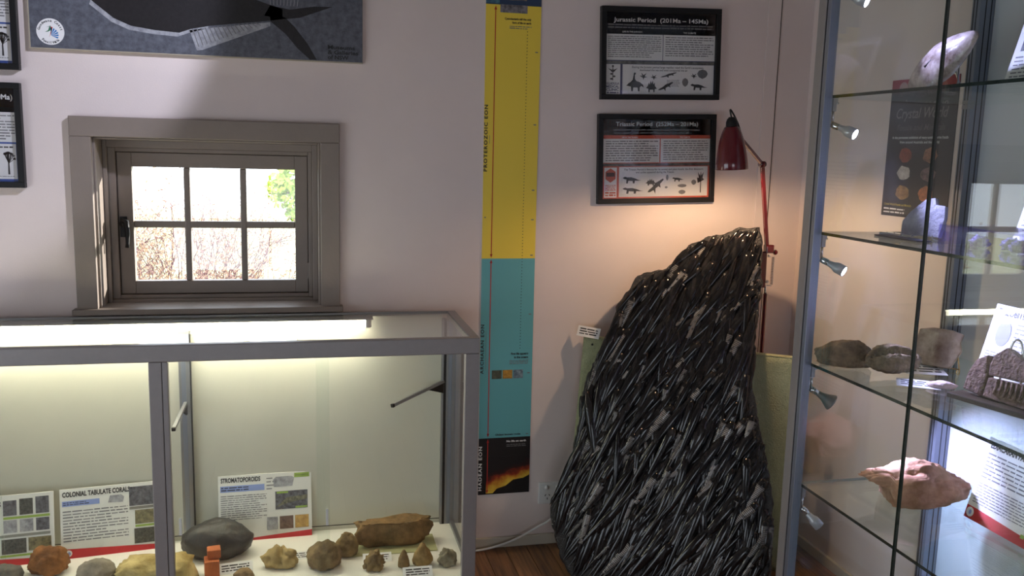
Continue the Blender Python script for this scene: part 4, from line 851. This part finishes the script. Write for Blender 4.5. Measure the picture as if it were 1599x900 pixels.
rock('pale_stone_chip', 'flat pale pink stone chip beside the front label card', 'stone', (1.605, 1.915, z), (.075, .045, .018), 24, rmat('pinkchip', (200, 172, 164), (232, 214, 208), 30), rotz=R(-25), sub=3)
mb = MB(); ol = [(-.06, 0), (-.064, .05), (-.055, .10), (-.02, .108), (.03, .106), (.058, .098), (.052, .075), (.058, .05), (.035, .0)]
for y in (-.011, .011): mb.v += [(u, y, v) for u, v in ol]
k = len(ol); mb.f = [tuple(range(k)), tuple(range(2*k-1, k-1, -1))]+[(i, i+k, (i+1) % k+k, (i+1) % k) for i in range(k)]
o = mb.obj('fossil_plate', rmat('tanplate', (140, 112, 92), (196, 172, 148), 26), bevel=.003); o.location = (1.725, 2.085, z+.010); o.rotation_euler = (R(-14), 0, R(-48)); tag(o, 'tan stone plate on a brass easel, third cabinet shelf', 'fossil')
easel('brass wire easel holding the tan stone plate', (1.742, 2.10, z), R(-48), .11, .10, mat('brass_wire', (.72, .5, .2), .25, metal=1))
cabsign('TRILOBITES sign with trilobite drawing on the third cabinet shelf', 1.925, z, gensign('TRILOBITES'), x=1.70, tilt=15)
TRM = rmat('trilo', (84, 62, 54), (134, 104, 92), 40, bump=.8)
t = thing('trilobite_slab', 'cracked brown trilobite slab on a wire stand before its sign', 'fossil', (1.615, 1.775, z+.014), (R(-14), 0, R(-78)))
def slabpiece(nm, ol, th=.03):
    mb = MB(); k = len(ol)
    for y in (-th/2, th/2): mb.v += [(u, y+.004*noise.noise(Vector((u*40, v*40, y*9))), v) for u, v in ol]
    mb.f = [tuple(range(k)), tuple(range(2*k-1, k-1, -1))]+[(i, i+k, (i+1) % k+k, (i+1) % k) for i in range(k)]
    return mb.obj(nm, TRM, t, bevel=.004)
slabpiece('slab_piece', [(-.055, .006), (-.052, .05), (-.04, .085), (-.012, .103), (-.004, .07), (.0, .05), (-.002, 0)]); slabpiece('slab_piece', [(.002, .054), (-.002, .08), (.004, .105), (.03, .13), (.06, .118), (.085, .105), (.16, .11), (.165, .062), (.1, .058)]); slabpiece('slab_piece', [(.001, 0), (.003, .05), (.1, .054), (.165, .058), (.16, -.004)])
rw = MB()
for k in range(9): rw.tube([(.03+k*.013, -.017, .012), (.034+k*.013, -.020, .03), (.03+k*.013, -.017, .05)], .0035, 5)
rw.obj('ribs', TRM, t, True)
t2 = thing('slab_stand', 'dark wooden ledge with looped wire holding the trilobite slab', 'stand', (1.60, 1.775, z), (0, 0, R(-78)))
box('ledge', (-.07, -.03, 0), (.17, .03, .0125), mat('dark_wood', srgb(64, 52, 46), .4, noise_amt=.2, scale=20), t2, .002)
MB().tube(smoothpts([(.015, .03, .012), (.022, .045, .09), (.034, .05, .15), (.046, .05, .162), (.058, .05, .15), (.07, .045, .09), (.077, .03, .012)], 6), .003, 8).obj('wire_loop', CHROME, t2, True)
# shelf 4
z = SH[3]+e
PINK = rmat('ochre', (150, 104, 78), (222, 172, 142), 12, bump=.6)
def leaf(p):
    p.z *= 1-.35*abs(p.x); p.y *= 1-.4*max(0, p.x)
    if p.x < -.55: p.y *= .55; p.z = p.z*.5+.35
    return p
rock('ochre_fossil', 'large pinkish ochre rock with pointed ends on the fourth shelf', 'fossil', (1.655, 2.035, z), (.31, .20, .125), 25, PINK, rotz=R(-16), fn=leaf, rough=.2, freq=1.8, sub=5, boxy=.9)
cabsign('EDIACARAN FAUNA sign with red foot band on the fourth cabinet shelf', 1.925, z, gensign('EDIACARAN FAUNA', False), x=1.725, tilt=15)
# lowest shelf
z = SH[4]+e
for i, (x, y, s_, lb) in enumerate(((1.475, 2.165, (.10, .09, .075), 'dark jagged crystal lump on the lowest cabinet shelf, nearest the corner post'), (1.56, 2.12, (.11, .08, .045), 'dark jagged crystal lump on the lowest cabinet shelf, farther from the corner post'))):
    rock('dark_crystal', lb, 'crystal', (x, y, z), s_, 26+i, mat('dark_crystal', srgb(44, 44, 42), .25, col2=srgb(84, 88, 80), scale=30, bump=.7), rough=.55, freq=3.2, sub=3)['group'] = 'dark crystals'
rock('pale_quartz', 'pale grey green quartz piece before the dark crystals', 'crystal', (1.465, 2.035, z), (.12, .07, .035), 29, mat('quartz', srgb(120, 126, 110), .3, col2=srgb(176, 180, 160), scale=20, bump=.4), rough=.4, freq=2.5, sub=3)

# ---- poster on the right wall beyond the cabinet
t = thing('mineral_poster', 'black mineral shop poster with six stones on the right wall', 'poster', (XR-.002, 2.700, 1.362), (0, 0, R(-90)))
pw_, ph_ = .322, .452
box('sheet', (0, 0, 0), (pw_, .0015, ph_), mat('poster_black', (.012, .011, .014), .35), t); P = Print(t)
P.rect(0, ph_-.045, pw_, ph_, flat(srgb(150, 34, 36)), 'printed_band').rect(0, 0, pw_, ph_-.045, flat((.014, .013, .017)), 'printed_ground').up(); P.poly(blob(.06, ph_-.03, .022, .022, 18), flat(srgb(170, 140, 130)), 'printed_roundel').poly(blob(.25, ph_-.03, .02, .02, 16), flat(srgb(170, 90, 80)), 'printed_roundel')
DG = flat(srgb(120, 112, 112))
P.text('Crystal World', pw_/2, .325, .034, DG, width=.25, align='C', shear=.25); P.text('Fossils and Minerals', pw_/2, .285, .020, flat(srgb(92, 80, 86)), width=.235, align='C', shear=.3)
P.text('In the permanent exhibition of many exotic marine fossils', pw_/2, .258, .009, PAPER, width=.27, align='C'); P.text('from around Australia and the world', pw_/2, .243, .009, PAPER, width=.19, align='C')
rd = random.Random(8)
for (u, v), (a, b) in zip(((.10, .205), (.22, .205), (.10, .145), (.22, .145), (.10, .082), (.215, .082)), (((90, 40, 30), (176, 84, 60)), ((84, 60, 54), (190, 130, 100)), ((170, 160, 150), (236, 230, 222)), ((60, 50, 52), (150, 120, 120)), ((110, 84, 50), (190, 150, 96)), ((130, 70, 40), (216, 136, 84)))):
    P.poly(blob(u, v, .034, .024, 16, rd, .14), photo('stone%d%d' % (u*100, v*1000), srgb(*a), srgb(*b), 60), 'printed_stone')
P.text('Crystal World Fossils and Minerals', .012, .036, .008, flat(srgb(200, 180, 60)), width=.14); P.lines(.012, .008, .12, .03, 2, PAPER, .45, .2)
P.done()

# ---- track spotlight on the ceiling (just above the picture) that washes the fish panel
t = thing('ceiling_spotlight', 'white ceiling spotlight aimed at the fish panel, above the picture', 'spotlight', (.62, 1.95, ZC))
MB().lathe([(0, 0), (.05, 0), (.05, -.02), (.012, -.024), (.012, -.07), (0, -.07)], 20).obj('ceiling_rose', WHITEPL, t, True)
tgt = Vector((-1.15, 3.22, 1.86)); src = Vector((.62, 1.95, ZC-.10)); d = (tgt-src).normalized()
MB().lathe([(0, -.06), (.035, -.06), (.04, -.05), (.04, .05), (.035, .05), (.034, .0), (0, -.005)], 24, Matrix.Translation((0, 0, -.10)) @ d.to_track_quat('Z', 'Y').to_matrix().to_4x4()).obj('lamp_can', WHITEPL, t, True)
light('ceiling_spot_beam', 'SPOT', src+d*.055, 130, (.78, .81, 1), aim=tuple(tgt), spot_size=R(41), spot_blend=.35, shadow_soft_size=.03)
